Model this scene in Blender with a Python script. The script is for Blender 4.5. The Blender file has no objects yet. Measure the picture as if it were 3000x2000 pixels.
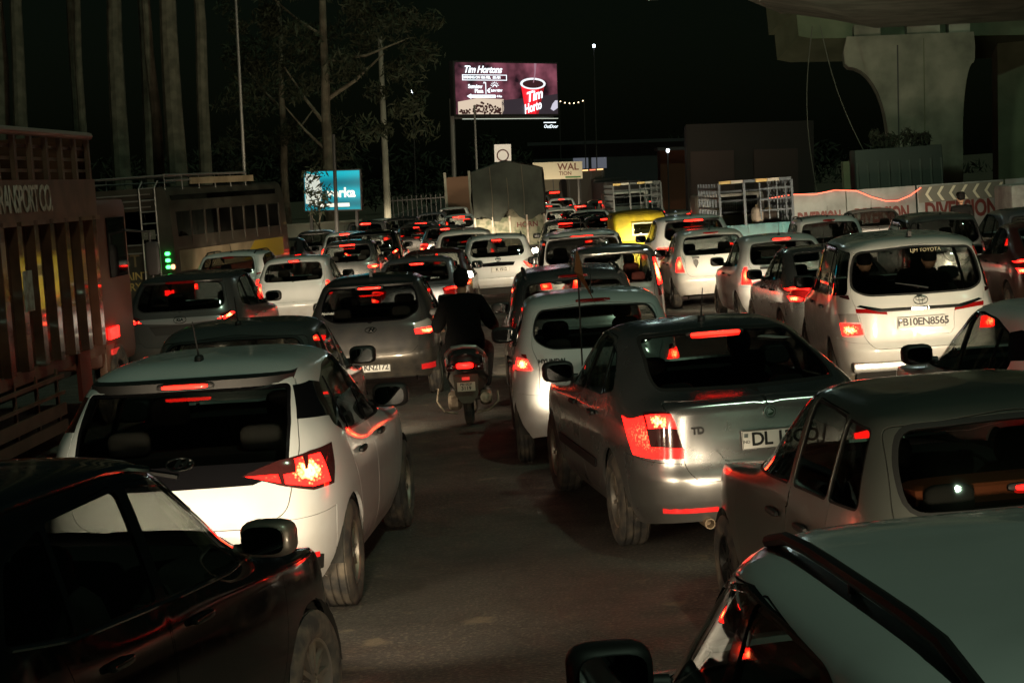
import bpy, bmesh, math, random
import numpy as np
from mathutils import Vector, Matrix, geometry
R = math.radians
random.seed(7)
SC = bpy.context.scene
COL = SC.collection

# ------------------------------------------------------------------ camera, sky, sun, exposure
TILT = R(2.3)                      # cross-fall of the carriageway: right side higher
GROUND = Matrix.Rotation(-TILT, 4, 'Y')
cam_d = bpy.data.cameras.new('camera'); cam = bpy.data.objects.new('camera', cam_d); COL.objects.link(cam)
cam_d.sensor_width = 36.0; cam_d.lens = 5800 / 3000 * 36.0
cam_d.clip_start = 0.05; cam_d.clip_end = 2000
cam.matrix_world = (Matrix.Translation((0, 0, 2.71)) @ Matrix.Rotation(R(90 - 4.68), 4, 'X')
                    @ Matrix.Rotation(R(-1.7), 4, 'Z'))
SC.camera = cam

SUN_EL, SUN_AZ = R(56), R(150)     # dim greenish night light from above, behind the viewer
W_ = bpy.data.worlds.new('World'); SC.world = W_; W_.use_nodes = True
nt = W_.node_tree; nt.nodes.clear()
sky = nt.nodes.new('ShaderNodeTexSky'); sky.sky_type = 'NISHITA'; sky.sun_disc = False
sky.sun_elevation = SUN_EL; sky.sun_rotation = SUN_AZ; sky.dust_density = 3.0
tint = nt.nodes.new('ShaderNodeMix'); tint.data_type = 'RGBA'; tint.blend_type = 'MULTIPLY'
tint.inputs[0].default_value = 1.0; tint.inputs[7].default_value = (0.75, 1.0, 0.55, 1)
bg = nt.nodes.new('ShaderNodeBackground'); bg.inputs[1].default_value = 0.0008
wo = nt.nodes.new('ShaderNodeOutputWorld')
nt.links.new(sky.outputs[0], tint.inputs[6]); nt.links.new(tint.outputs[2], bg.inputs[0]); nt.links.new(bg.outputs[0], wo.inputs[0])
sun_d = bpy.data.lights.new('sun', 'SUN'); sun_d.energy = 0.40; sun_d.angle = R(1.5); sun_d.color = (0.68, 1.0, 0.68)
sun = bpy.data.objects.new('sun', sun_d); COL.objects.link(sun)
_d = Vector((math.sin(SUN_AZ) * math.cos(SUN_EL), math.cos(SUN_AZ) * math.cos(SUN_EL), math.sin(SUN_EL)))
sun.rotation_euler = _d.to_track_quat('Z', 'Y').to_euler()
vs = SC.view_settings; vs.view_transform = 'Standard'; vs.look = 'None'; vs.exposure = 0.25; vs.gamma = 1.0; vs.use_curve_mapping = False
SC.render.engine = 'CYCLES'
cy = SC.cycles
cy.use_denoising = True
cy.max_bounces = 6; cy.transparent_max_bounces = 10; cy.diffuse_bounces = 2; cy.glossy_bounces = 3
cy.sample_clamp_indirect = 4.0; cy.caustics_reflective = False; cy.caustics_refractive = False
cy.use_light_tree = True

# ------------------------------------------------------------------ materials
MATS = {}
def mat(name, base=(.5, .5, .5), rough=.5, metal=0., coat=0., emit=None, estr=0., spec=.5, noise=None, bump=None, dust=None):
    if name in MATS: return MATS[name]
    m = bpy.data.materials.new(name); m.use_nodes = True; MATS[name] = m
    t = m.node_tree; p = t.nodes['Principled BSDF']
    p.inputs['Base Color'].default_value = (*base, 1); p.inputs['Roughness'].default_value = rough
    p.inputs['Metallic'].default_value = metal; p.inputs['Coat Weight'].default_value = coat
    p.inputs['Coat Roughness'].default_value = .04; p.inputs['Specular IOR Level'].default_value = spec
    if emit: p.inputs['Emission Color'].default_value = (*emit, 1); p.inputs['Emission Strength'].default_value = estr
    tc = None
    def coord():
        nonlocal tc
        if tc is None: tc = t.nodes.new('ShaderNodeTexCoord')
        return tc.outputs['Object']
    col = None
    if noise:                                  # (scale, other colour, low, high)
        n = t.nodes.new('ShaderNodeTexNoise'); n.inputs['Scale'].default_value = noise[0]; n.inputs['Detail'].default_value = 6
        t.links.new(coord(), n.inputs['Vector'])
        r = t.nodes.new('ShaderNodeMapRange'); r.inputs[1].default_value = noise[2]; r.inputs[2].default_value = noise[3]
        t.links.new(n.outputs['Fac'], r.inputs[0])
        mx = t.nodes.new('ShaderNodeMix'); mx.data_type = 'RGBA'
        mx.inputs[6].default_value = (*base, 1); mx.inputs[7].default_value = (*noise[1], 1)
        t.links.new(r.outputs[0], mx.inputs[0]); col = mx.outputs[2]
    if dust:                                   # road dust: (strength, colour) thicker low on the body
        g = t.nodes.new('ShaderNodeSeparateXYZ'); t.links.new(coord(), g.inputs[0])
        r1 = t.nodes.new('ShaderNodeMapRange'); r1.inputs[1].default_value = .75; r1.inputs[2].default_value = .25
        t.links.new(g.outputs['Z'], r1.inputs[0])
        n = t.nodes.new('ShaderNodeTexNoise'); n.inputs['Scale'].default_value = 5; n.inputs['Detail'].default_value = 8
        t.links.new(coord(), n.inputs['Vector'])
        r2 = t.nodes.new('ShaderNodeMapRange'); r2.inputs[1].default_value = .3; r2.inputs[2].default_value = .75; r2.inputs[3].default_value = .12
        t.links.new(n.outputs['Fac'], r2.inputs[0])
        ad = t.nodes.new('ShaderNodeMath'); ad.operation = 'ADD'; ad.inputs[1].default_value = .16; t.links.new(r1.outputs[0], ad.inputs[0])
        mu = t.nodes.new('ShaderNodeMath'); mu.operation = 'MULTIPLY'
        t.links.new(ad.outputs[0], mu.inputs[0]); t.links.new(r2.outputs[0], mu.inputs[1])
        m2 = t.nodes.new('ShaderNodeMath'); m2.operation = 'MULTIPLY'; m2.inputs[1].default_value = dust[0]; t.links.new(mu.outputs[0], m2.inputs[0])
        mx = t.nodes.new('ShaderNodeMix'); mx.data_type = 'RGBA'; mx.inputs[7].default_value = (*dust[1], 1)
        if col: t.links.new(col, mx.inputs[6])
        else: mx.inputs[6].default_value = (*base, 1)
        t.links.new(m2.outputs[0], mx.inputs[0]); col = mx.outputs[2]
        rr = t.nodes.new('ShaderNodeMapRange'); rr.inputs[3].default_value = rough; rr.inputs[4].default_value = .7
        t.links.new(m2.outputs[0], rr.inputs[0]); t.links.new(rr.outputs[0], p.inputs['Roughness'])
        if coat:
            sm = t.nodes.new('ShaderNodeTexNoise'); sm.inputs['Scale'].default_value = 7; sm.inputs['Detail'].default_value = 9; sm.inputs['Distortion'].default_value = 1.5; t.links.new(coord(), sm.inputs['Vector'])   # wiped and smeared clear coat
            sr_ = t.nodes.new('ShaderNodeMapRange'); sr_.inputs[1].default_value = .35; sr_.inputs[2].default_value = .75; sr_.inputs[3].default_value = .02; sr_.inputs[4].default_value = .22; t.links.new(sm.outputs['Fac'], sr_.inputs[0]); t.links.new(sr_.outputs[0], p.inputs['Coat Roughness'])
            rc = t.nodes.new('ShaderNodeMapRange'); rc.inputs[3].default_value = coat; rc.inputs[4].default_value = coat * .1
            t.links.new(m2.outputs[0], rc.inputs[0]); t.links.new(rc.outputs[0], p.inputs['Coat Weight'])
    if col: t.links.new(col, p.inputs['Base Color'])
    if bump:                                   # (scale, strength, distance)
        n = t.nodes.new('ShaderNodeTexNoise'); n.inputs['Scale'].default_value = bump[0]; n.inputs['Detail'].default_value = 5
        t.links.new(coord(), n.inputs['Vector'])
        b = t.nodes.new('ShaderNodeBump'); b.inputs['Strength'].default_value = bump[1]; b.inputs['Distance'].default_value = bump[2]
        t.links.new(n.outputs['Fac'], b.inputs['Height']); t.links.new(b.outputs[0], p.inputs['Normal'])
    return m

DUST = (.30, .25, .18)
def paint(name, c, metal=0., rough=.35, dust=.55):
    return mat('paint_' + name, c, rough, metal, coat=1.0, dust=(dust, DUST), noise=(1.7, tuple(v * .9 for v in c), .35, .7))
P_WHITE = paint('white', (.62, .635, .65)); P_CREAM = paint('pearl', (.56, .56, .545))
P_SILVER = paint('silver', (.52, .53, .54), .92, .24); P_GREY = paint('grey', (.10, .105, .11), .6, .3)
P_DGREY = paint('charcoal', (.045, .046, .05), .5, .3); P_BLACK = paint('black', (.003, .003, .0035), 0, .08, .02)
P_BLUE = paint('blue_grey', (.17, .19, .22), .6, .32); P_RED = paint('dark_red', (.06, .008, .008), .2, .3)
P_STEEL = paint('slate', (.17, .18, .18), .65, .33); P_SAGE = paint('champagne', (.25, .27, .245), .75, .28)
BLACKP = mat('black_plastic', (.012, .012, .012), .55); GLOSSB = mat('gloss_black', (.005, .005, .006), .08, coat=.6)
RUBBER = mat('rubber_gasket', (.01, .01, .01), .7); CHROME = mat('chrome', (.7, .7, .7), .12, 1.)
TYRE = mat('tyre', (.02, .02, .02), .85, noise=(9, (.12, .10, .075), .4, .75), bump=(60, .3, .004))
RIM = mat('alloy', (.22, .22, .22), .35, .8, dust=(.8, DUST)); RIMD = mat('dark_alloy', (.05, .05, .05), .35, .8)
UNDER = mat('underbody', (.015, .014, .012), .9); TRIM = mat('cabin_trim', (.03, .028, .026), .8)
SEATM = mat('seat_cloth', (.028, .026, .025), .9); SEATB = mat('seat_beige', (.22, .19, .14), .85); SEATR = mat('seat_red', (.16, .03, .025), .8)
PLATE = mat('plate_white', (.72, .72, .70), .45, dust=(.3, DUST)); PLATEY = mat('plate_yellow', (.7, .5, .05), .45)
INK = mat('ink_black', (.01, .01, .01), .5); WINK = mat('ink_white', (.75, .75, .73), .6)
REDLENS = mat('red_lens', (.22, .006, .006), .12, coat=1.); REDDIM = mat('red_lens_glow', (.25, .01, .01), .15, coat=1., emit=(1, .03, .02), estr=.55)
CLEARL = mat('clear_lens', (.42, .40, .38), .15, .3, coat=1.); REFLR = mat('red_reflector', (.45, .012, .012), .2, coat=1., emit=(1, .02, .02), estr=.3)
SMOKEL = mat('smoked_lens', (.05, .012, .012), .12, coat=1.)
def lamp_mat(name, core, edge, sc, sr, ctr=(0, 0, 0)):
    """lit lens: hot bulb core falling off to red towards the lens edge"""
    if name in MATS: return MATS[name]
    m = bpy.data.materials.new(name); m.use_nodes = True; MATS[name] = m; t = m.node_tree
    p = t.nodes['Principled BSDF']; p.inputs['Base Color'].default_value = (.3, .01, .01, 1); p.inputs['Roughness'].default_value = .15
    tc = t.nodes.new('ShaderNodeTexCoord')
    vm = t.nodes.new('ShaderNodeVectorMath'); vm.operation = 'DISTANCE'; vm.inputs[1].default_value = (.5, .5, .5); t.links.new(tc.outputs['Generated'], vm.inputs[0])   # bulb behind the middle of each lens
    v = t.nodes.new('ShaderNodeTexVoronoi'); v.inputs['Scale'].default_value = sc; t.links.new(tc.outputs['Object'], v.inputs['Vector'])                                   # moulded optics of the lens
    ad = t.nodes.new('ShaderNodeMath'); ad.operation = 'MULTIPLY_ADD'; ad.inputs[1].default_value = .35; t.links.new(v.outputs['Distance'], ad.inputs[0]); t.links.new(vm.outputs['Value'], ad.inputs[2])
    r = t.nodes.new('ShaderNodeMapRange'); r.interpolation_type = 'SMOOTHSTEP'; r.inputs[1].default_value = .16; r.inputs[2].default_value = .62; t.links.new(ad.outputs[0], r.inputs[0])
    mx = t.nodes.new('ShaderNodeMix'); mx.data_type = 'RGBA'; mx.inputs[6].default_value = (*core, 1); mx.inputs[7].default_value = (*edge, 1)
    t.links.new(r.outputs[0], mx.inputs[0]); t.links.new(mx.outputs[2], p.inputs['Emission Color']); p.inputs['Emission Strength'].default_value = sr
    return m
LIT = lamp_mat('lit_red_lens', (1, .09, .03), (.5, .003, .002), 55, 13.)
LITB = lamp_mat('lit_red_hot', (1, .26, .07), (.5, .003, .002), 50, 19.)
LED = lamp_mat('lit_red_led', (1, .15, .06), (.8, .008, .004), 70, 11.)
HEADL = mat('headlight_glow', (.8, .8, .8), .2, emit=(1, .86, .62), estr=1.5)
def glass_mat(name, tintc, gl=.05):
    m = bpy.data.materials.new(name); m.use_nodes = True; t = m.node_tree; t.nodes.clear(); MATS[name] = m
    o = t.nodes.new('ShaderNodeOutputMaterial'); a = t.nodes.new('ShaderNodeBsdfTransparent'); a.inputs[0].default_value = (*tintc, 1)
    g = t.nodes.new('ShaderNodeBsdfGlossy'); g.inputs['Roughness'].default_value = .03; g.inputs[0].default_value = (.9, .9, .9, 1)
    lw = t.nodes.new('ShaderNodeLayerWeight'); lw.inputs[0].default_value = .5                # same reflectance from both sides of the pane
    pw = t.nodes.new('ShaderNodeMath'); pw.operation = 'POWER'; pw.inputs[1].default_value = 5.; t.links.new(lw.outputs['Facing'], pw.inputs[0])
    f = t.nodes.new('ShaderNodeMath'); f.operation = 'MULTIPLY_ADD'; f.inputs[1].default_value = .94; f.inputs[2].default_value = .05; t.links.new(pw.outputs[0], f.inputs[0])
    s = t.nodes.new('ShaderNodeMixShader'); t.links.new(f.outputs[0], s.inputs[0]); t.links.new(a.outputs[0], s.inputs[1]); t.links.new(g.outputs[0], s.inputs[2])
    t.links.new(s.outputs[0], o.inputs[0]); return m
GLASS = glass_mat('window_glass', (.46, .48, .46)); GLASSD = glass_mat('privacy_glass', (.30, .31, .30))
MIRROR = mat('mirror_glass', (.35, .36, .37), .03, 1.)

# ------------------------------------------------------------------ mesh helpers
def obj(name, mesh, m=None, parent=None, loc=None, rot=None, M=None):
    o = bpy.data.objects.new(name, mesh); COL.objects.link(o)
    if parent is not None: o.parent = parent
    if m is not None:
        if mesh is not None and hasattr(mesh, 'materials'):
            if len(mesh.materials) == 0: mesh.materials.append(m)
            elif mesh.materials[0] is not m:
                o.material_slots[0].link = 'OBJECT'; o.material_slots[0].material = m
    if M is not None: o.matrix_local = M
    if loc is not None: o.location = loc
    if rot is not None: o.rotation_euler = rot
    return o
def tag(o, label, cat, group=None):
    o['label'] = label; o['category'] = cat
    if group: o['group'] = group
    return o
def kind(o, k): o['kind'] = k; return o
def gpos(X, Y, z=0.0): return GROUND @ Vector((X, Y, z))
def thing(name, label, cat, X, Y, yaw=0., group=None, upright=False, z=0., sc=1.0):
    o = bpy.data.objects.new(name, None); COL.objects.link(o); o.empty_display_size = .2
    M = Matrix.Translation(gpos(X, Y, z)) @ (Matrix.Identity(4) if upright else GROUND) @ Matrix.Rotation(R(yaw), 4, 'Z') @ Matrix.Scale(sc, 4)
    o.matrix_world = M; return tag(o, label, cat, group)

class MB:
    """collects simple solids into one mesh"""
    def __init__(s): s.v = []; s.f = []
    def add(s, v, f):
        n = len(s.v); s.v += [tuple(p) for p in v]; s.f += [tuple(i + n for i in q) for q in f]; return s
    def box(s, c, d, M=None, taper=1.0, bev=0.0):
        x, y, z = d[0] / 2, d[1] / 2, d[2] / 2
        if bev > 0:
            b = min(bev, x * .49, y * .49, z * .49); v = []; f = []
            bm = bmesh.new(); bmesh.ops.create_cube(bm, size=1.0)
            for q in bm.verts: q.co = Vector((q.co.x * 2 * x, q.co.y * 2 * y, q.co.z * 2 * z))
            bmesh.ops.bevel(bm, geom=list(bm.edges), offset=b, segments=2, profile=.6, affect='EDGES')
            bm.verts.index_update(); v = [q.co.copy() for q in bm.verts]; f = [[q.index for q in fa.verts] for fa in bm.faces]; bm.free()
        else:
            v = [Vector((a * x * (taper if k > 0 else 1), b * y * (taper if k > 0 else 1), k * z)) for k in (-1, 1) for b in (-1, 1) for a in (-1, 1)]
            f = [(0, 2, 3, 1), (4, 5, 7, 6), (0, 1, 5, 4), (2, 6, 7, 3), (0, 4, 6, 2), (1, 3, 7, 5)]
        cc = Vector(c)
        v = [(M @ p if M else p) + cc for p in v]
        return s.add(v, f)
    def tube(s, pts, r, n=8, cap=True):
        pts = [Vector(p) for p in pts]; rr = r if isinstance(r, (list, tuple)) else [r] * len(pts); v = []; f = []
        up = None
        for i, p in enumerate(pts):
            d = (pts[min(i + 1, len(pts) - 1)] - pts[max(i - 1, 0)]).normalized()
            if up is None or abs(up.dot(d)) > .98: up = Vector((0, 0, 1)) if abs(d.z) < .9 else Vector((1, 0, 0))
            a = up.cross(d).normalized(); b = d.cross(a).normalized(); up = b
            for k in range(n):
                q = 2 * math.pi * k / n; v.append(p + (a * math.cos(q) + b * math.sin(q)) * rr[i])
        for i in range(len(pts) - 1):
            for k in range(n): f.append((i * n + k, i * n + (k + 1) % n, (i + 1) * n + (k + 1) % n, (i + 1) * n + k))
        if cap: f.append(tuple(range(n - 1, -1, -1))); f.append(tuple((len(pts) - 1) * n + k for k in range(n)))
        return s.add(v, f)
    def lathe(s, prof, n=24, axis='X', c=(0, 0, 0), closed=False):
        v = []; f = []; m = len(prof)
        for k in range(n):
            a = 2 * math.pi * k / n
            for (h, r) in prof:
                p = (h, r * math.cos(a), r * math.sin(a)) if axis == 'X' else ((r * math.cos(a), h, r * math.sin(a)) if axis == 'Y' else (r * math.cos(a), r * math.sin(a), h))
                v.append(Vector(p) + Vector(c))
        for k in range(n):
            for i in range(m if closed else m - 1):
                j = (i + 1) % m
                q = (k * m + i, k * m + j, ((k + 1) % n) * m + j, ((k + 1) % n) * m + i)
                f.append(q if axis != 'Y' else q[::-1])
        return s.add(v, f)
    def prism(s, poly, h0, h1, axis='Y'):
        """extrude a 2-D outline: axis Y -> outline in (x,z); axis X -> outline in (y,z); axis Z -> (x,y)"""
        n = len(poly)
        def P(p, h): return (p[0], h, p[1]) if axis == 'Y' else ((h, p[0], p[1]) if axis == 'X' else (p[0], p[1], h))
        v = [P(p, h0) for p in poly] + [P(p, h1) for p in poly]
        f = [tuple(range(n)), tuple(range(2 * n - 1, n - 1, -1))] + [(i, n + i, n + (i + 1) % n, (i + 1) % n) for i in range(n)]
        return s.add(v, f)
    def blob(s, c, d, e=.5, n=14, M=None):
        """rounded box (superellipsoid)"""
        v = []; f = []; m = n // 2
        def sp(a, p): return math.copysign(abs(a) ** p, a)
        for i in range(m + 1):
            ph = -math.pi / 2 + math.pi * i / m
            for k in range(n):
                th = 2 * math.pi * k / n
                p = Vector((d[0] / 2 * sp(math.cos(ph), e) * sp(math.cos(th), e), d[1] / 2 * sp(math.cos(ph), e) * sp(math.sin(th), e), d[2] / 2 * sp(math.sin(ph), e)))
                v.append((M @ p if M else p) + Vector(c))
        for i in range(m):
            for k in range(n): f.append((i * n + k, i * n + (k + 1) % n, (i + 1) * n + (k + 1) % n, (i + 1) * n + k))
        return s.add(v, f)
    def mesh(s, name, m=None, smooth=False, fix=True):
        me = bpy.data.meshes.new(name); me.from_pydata(s.v, [], s.f); me.update()
        if fix:
            bm = bmesh.new(); bm.from_mesh(me); bmesh.ops.remove_doubles(bm, verts=bm.verts, dist=1e-5); bmesh.ops.recalc_face_normals(bm, faces=bm.faces); bm.to_mesh(me); bm.free()
        if m: me.materials.append(m)
        if smooth is True: me.polygons.foreach_set('use_smooth', [True] * len(me.polygons))
        elif smooth: me.polygons.foreach_set('use_smooth', [True] * len(me.polygons)); me.set_sharp_from_angle(angle=R(smooth))
        return me
    def build(s, name, m, parent=None, smooth=35, **k): return obj(name, s.mesh(name, m, smooth), m, parent, **k)

_TXT = {}
def text_mesh(txt, size, m, ext=.001, bold=0., shear=0., align='CENTER', space=1.0):
    k = (txt, size, m.name, ext, bold, shear, align, space)
    if k in _TXT: return _TXT[k]
    c = bpy.data.curves.new('lettering', 'FONT'); c.body = txt; c.size = size; c.extrude = ext; c.offset = bold; c.shear = shear
    c.align_x = align; c.align_y = 'CENTER'; c.space_character = space; c.resolution_u = 3
    o = bpy.data.objects.new('tmp_text', c); COL.objects.link(o)
    me = bpy.data.meshes.new_from_object(o.evaluated_get(bpy.context.evaluated_depsgraph_get()))
    bpy.data.objects.remove(o); bpy.data.curves.remove(c)
    me.name = 'lettering'; me.materials.clear(); me.materials.append(m); _TXT[k] = me; return me
def face_M(p, n, up=Vector((0, 0, 1))):
    """frame whose local Z looks along n and local Y is up"""
    n = Vector(n).normalized(); r = up.cross(n).normalized(); u = n.cross(r)
    return Matrix(((r.x, u.x, n.x, p[0]), (r.y, u.y, n.y, p[1]), (r.z, u.z, n.z, p[2]), (0, 0, 0, 1)))
BACK = Vector((0, -1, 0))
def lettering(txt, p, size, m, parent, n=BACK, **k):
    return obj('lettering', text_mesh(txt, size, m, **k), None, parent, M=face_M(Vector(p), n))
# ------------------------------------------------------------------ car bodies
# A body is a stack of ten closed rings (sill ... roof centre); windows, doors, lamps and seams are outlines
# drawn in the side or rear view, carried onto that surface and cut out of it as panels of their own.
def pchip(xk, yk, x):
    xk = np.asarray(xk, float); yk = np.asarray(yk, float); h = np.diff(xk); d = np.diff(yk) / h
    m = np.zeros(len(xk)); m[0] = d[0]; m[-1] = d[-1]
    for i in range(1, len(xk) - 1):
        m[i] = 0 if d[i - 1] * d[i] <= 0 else 2 * d[i - 1] * d[i] / (d[i - 1] + d[i])
    x = np.clip(x, xk[0], xk[-1]); i = np.clip(np.searchsorted(xk, x) - 1, 0, len(h) - 1)
    u = (x - xk[i]) / h[i]
    return (yk[i] * (1 + 2 * u) * (1 - u) ** 2 + h[i] * m[i] * u * (1 - u) ** 2 + yk[i + 1] * u * u * (3 - 2 * u) + h[i] * m[i + 1] * u * u * (u - 1))

TS = .30                                        # one ring step in the flat cutting plane
class Surf:
    def __init__(s, L, W, H, tail, zb, cowl=1.15, wtop=1.95, wf=None, nr=None, zbr=None, side=None, roofw=.71):
        s.L, s.W, s.H = L, W, H; hw = W / 2
        wf = wf or [.90, .97, .995, 1.0, .985, .935, (.935 + roofw) / 2 + .02, roofw, roofw * .75, 0]
        zs = side or [.22, .38, .55, .70, .84, zb, (zb + H - .08) / 2, H - .085, H - .025, H]
        zsr = list(zs); zsr[5] = zbr or zb + .03; zsr[6] += .02
        yf = [.15, .05, 0, .02, .10, cowl, (cowl + wtop) / 2, wtop, wtop + .25, wtop + .5]
        zf = [.22, .36, .52, .63, .76, zb + .02, (zb + H - .04) / 2, H - .06, H - .02, H]
        nr = nr or [6.5, 6.5, 6.5, 6.5, 6.5, 5.5, 5.5, 5.2, 4.5, 4.]
        tail = list(tail)
        if len(tail) == 8: tail += [(tail[7][0] + .22, H - .02), (tail[7][0] + .5, H)]
        s.lv = []
        for i in range(10):
            yr, zr = tail[i]; y1 = L - yf[i]
            s.lv.append((yr, y1, hw * wf[i], nr[i], 4.2, [zr, zsr[i], zs[i], zs[i], zf[i]]))
        th = np.linspace(0, math.pi, 4001); x, y, z = s.ring(2, th)
        ds = np.hypot(np.diff(x), np.diff(y)); s.sl = np.concatenate([[0], np.cumsum(ds)]); s.th = th; s.SM = s.sl[-1]; s.TM = 9 * TS
        sg = np.linspace(0, s.SM, 150); tg = np.linspace(0, s.TM, 90); s.memo = {}
        s.gS, s.gT = [a.ravel() for a in np.meshgrid(sg, tg)]; s.gP = s.P(s.gS, s.gT)
        s.Smid = np.interp(math.pi / 2, s.th, s.sl)
    def ring(s, i, th):
        yr, yf, w, nr, nf, z5 = s.lv[i]; c = np.cos(th); sn = np.abs(np.sin(th)); ym = (yr + yf) / 2; hl = (yf - yr) / 2
        n = np.where(c > 0, nr, nf); e = 2.0 / n
        y = ym - np.sign(c) * hl * np.abs(c) ** e; x = w * sn ** e
        q = (y - yr) / (yf - yr); z = pchip([0, .12, .5, .88, 1], z5, q)
        return x, y, z
    def P(s, S, T):
        S = np.clip(np.asarray(S, float), 0, s.SM); t = np.clip(np.asarray(T, float) / TS, 0, 9); th = np.interp(S, s.sl, s.th)
        A = np.stack([np.stack(s.ring(i, th), -1) for i in range(10)])          # 10,N,3
        d = np.diff(A, axis=0); m = np.zeros_like(A); m[0] = d[0]; m[-1] = d[-1]
        pr = d[:-1] * d[1:]; sm = d[:-1] + d[1:]
        m[1:-1] = np.where(pr > 0, 2 * pr / np.where(np.abs(sm) < 1e-9, 1, sm), 0)
        i = np.clip(t.astype(int), 0, 8); u = (t - i)[:, None]; k = np.arange(len(t))
        return (A[i, k] * (1 + 2 * u) * (1 - u) ** 2 + m[i, k] * u * (1 - u) ** 2 + A[i + 1, k] * u * u * (3 - 2 * u) + m[i + 1, k] * u * u * (u - 1))
    def N(s, S, T):
        e = .012; S = np.clip(S, e, s.SM - e); T = np.clip(T, e, s.TM - e)
        a = s.P(S + e, T) - s.P(S - e, T); b = s.P(S, T + e) - s.P(S, T - e)
        n = np.cross(a, b); l = np.linalg.norm(n, axis=1, keepdims=True); return n / np.where(l < 1e-12, 1, l)
    def inv(s, pts, view):
        """outline points in a view -> cutting plane. view: s (y,z), r (x,z rear), t (x,y roof)"""
        pts = np.asarray(pts, float); ax = {'s': (1, 2), 'r': (0, 2), 't': (0, 1), 'f': (0, 2)}[view]
        ok = {'s': (s.gS > .35) & (s.gS < s.SM - .3) & (s.gT < 8.2 * TS), 'r': (s.gS < s.Smid * .62) & (s.gT < 7.6 * TS), 't': s.gT > 5.5 * TS, 'f': (s.gS > s.Smid * 1.25) & (s.gT > 4.9 * TS) & (s.gT < 7.3 * TS)}[view]
        gp = s.gP[ok][:, ax]; gs = s.gS[ok]; gt = s.gT[ok]
        D = ((pts[:, None, :] - gp[None]) ** 2).sum(-1); k = D.argmin(1); S = gs[k].copy(); T = gt[k].copy()
        for _ in range(7):
            p = s.P(S, T)[:, ax]; e = 1e-3; a = (s.P(S + e, T)[:, ax] - p) / e; b = (s.P(S, T + e)[:, ax] - p) / e; r = pts - p
            det = a[:, 0] * b[:, 1] - a[:, 1] * b[:, 0]; g = np.abs(det) > 1e-3; det = np.where(g, det, 1)
            dS = np.clip((r[:, 0] * b[:, 1] - r[:, 1] * b[:, 0]) / det, -.05, .05); dT = np.clip((a[:, 0] * r[:, 1] - a[:, 1] * r[:, 0]) / det, -.05, .05)
            S = np.clip(np.where(g, S + dS, S), 0, s.SM); T = np.clip(np.where(g, T + dT, T), 0, s.TM)
        if view == 'r': S = np.where(pts[:, 0] < 1e-6, 0, S)
        if view == 'f': S = np.where(pts[:, 0] < 1e-6, s.SM, S)
        return np.stack([S, T], -1)
    def at(s, view, a, b, off=0.):
        k = (view, round(a, 4), round(b, 4), off)
        if k in s.memo: return tuple(q.copy() for q in s.memo[k])
        s.memo[k] = s._at(view, a, b, off); return tuple(q.copy() for q in s.memo[k])
    def _at(s, view, a, b, off=0.):
        st = s.inv([(abs(a) if view != 's' else a, b)], view); p = s.P(st[:, 0], st[:, 1])[0]; n = s.N(st[:, 0], st[:, 1])[0]
        p = p + n * off; sg = -1 if (view != 's' and a < 0) else 1
        return Vector((p[0] * sg, p[1], p[2])), Vector((n[0] * sg, n[1], n[2]))

def rnd(poly, r=.03, seg=4):
    out = []; n = len(poly)
    for i in range(n):
        p0, p, p1 = Vector(poly[i - 1]), Vector(poly[i]), Vector(poly[(i + 1) % n])
        a, b = (p0 - p), (p1 - p); q = min(r, a.length * .45, b.length * .45)
        if q < 1e-4: out.append(tuple(p)); continue
        a = p + a.normalized() * q; b = p + b.normalized() * q
        for k in range(seg + 1):
            u = k / seg; out.append(tuple(a * (1 - u) ** 2 + p * 2 * u * (1 - u) + b * u * u))
    return out
def dens(poly, step=.05, closed=True):
    out = []; n = len(poly)
    for i in range(n if closed else n - 1):
        a, b = Vector(poly[i]), Vector(poly[(i + 1) % n]); k = max(1, int(math.ceil((b - a).length / step)))
        out += [tuple(a.lerp(b, j / k)) for j in range(k)]
    if not closed: out.append(tuple(poly[-1]))
    return out
def grow(poly, d):
    n = len(poly); ar = sum(poly[i - 1][0] * poly[i][1] - poly[i][0] * poly[i - 1][1] for i in range(n)); sg = 1 if ar > 0 else -1; out = []
    for i in range(n):
        a, p, b = Vector(poly[i - 1]), Vector(poly[i]), Vector(poly[(i + 1) % n])
        e0, e1 = (p - a).normalized(), (b - p).normalized(); n0, n1 = Vector((e0.y, -e0.x)) * sg, Vector((e1.y, -e1.x)) * sg
        m = n0 + n1
        if m.length < 1e-6: m = n0
        m.normalize(); q = p + m * d / max(.5, m.dot(n0)); out.append((q.x, q.y))
    return out
def half(poly): return [(max(0., p[0]), p[1]) for p in poly]
def ribbon(line, w):
    L = [Vector(p) for p in line]; a = []; b = []
    for i, p in enumerate(L):
        d = (L[min(i + 1, len(L) - 1)] - L[max(i - 1, 0)]).normalized(); n = Vector((-d.y, d.x)) * w / 2; a.append(tuple(p + n)); b.append(tuple(p - n))
    return a + b[::-1]

def mesh_from(name, V, F, LN, mats, FM):
    me = bpy.data.meshes.new(name); me.from_pydata([tuple(v) for v in V], [], [tuple(f) for f in F])
    me.polygons.foreach_set('use_smooth', [True] * len(me.polygons))
    for m in mats: me.materials.append(m)
    me.polygons.foreach_set('material_index', FM); me.update()
    me.normals_split_custom_set(LN); return me

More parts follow.
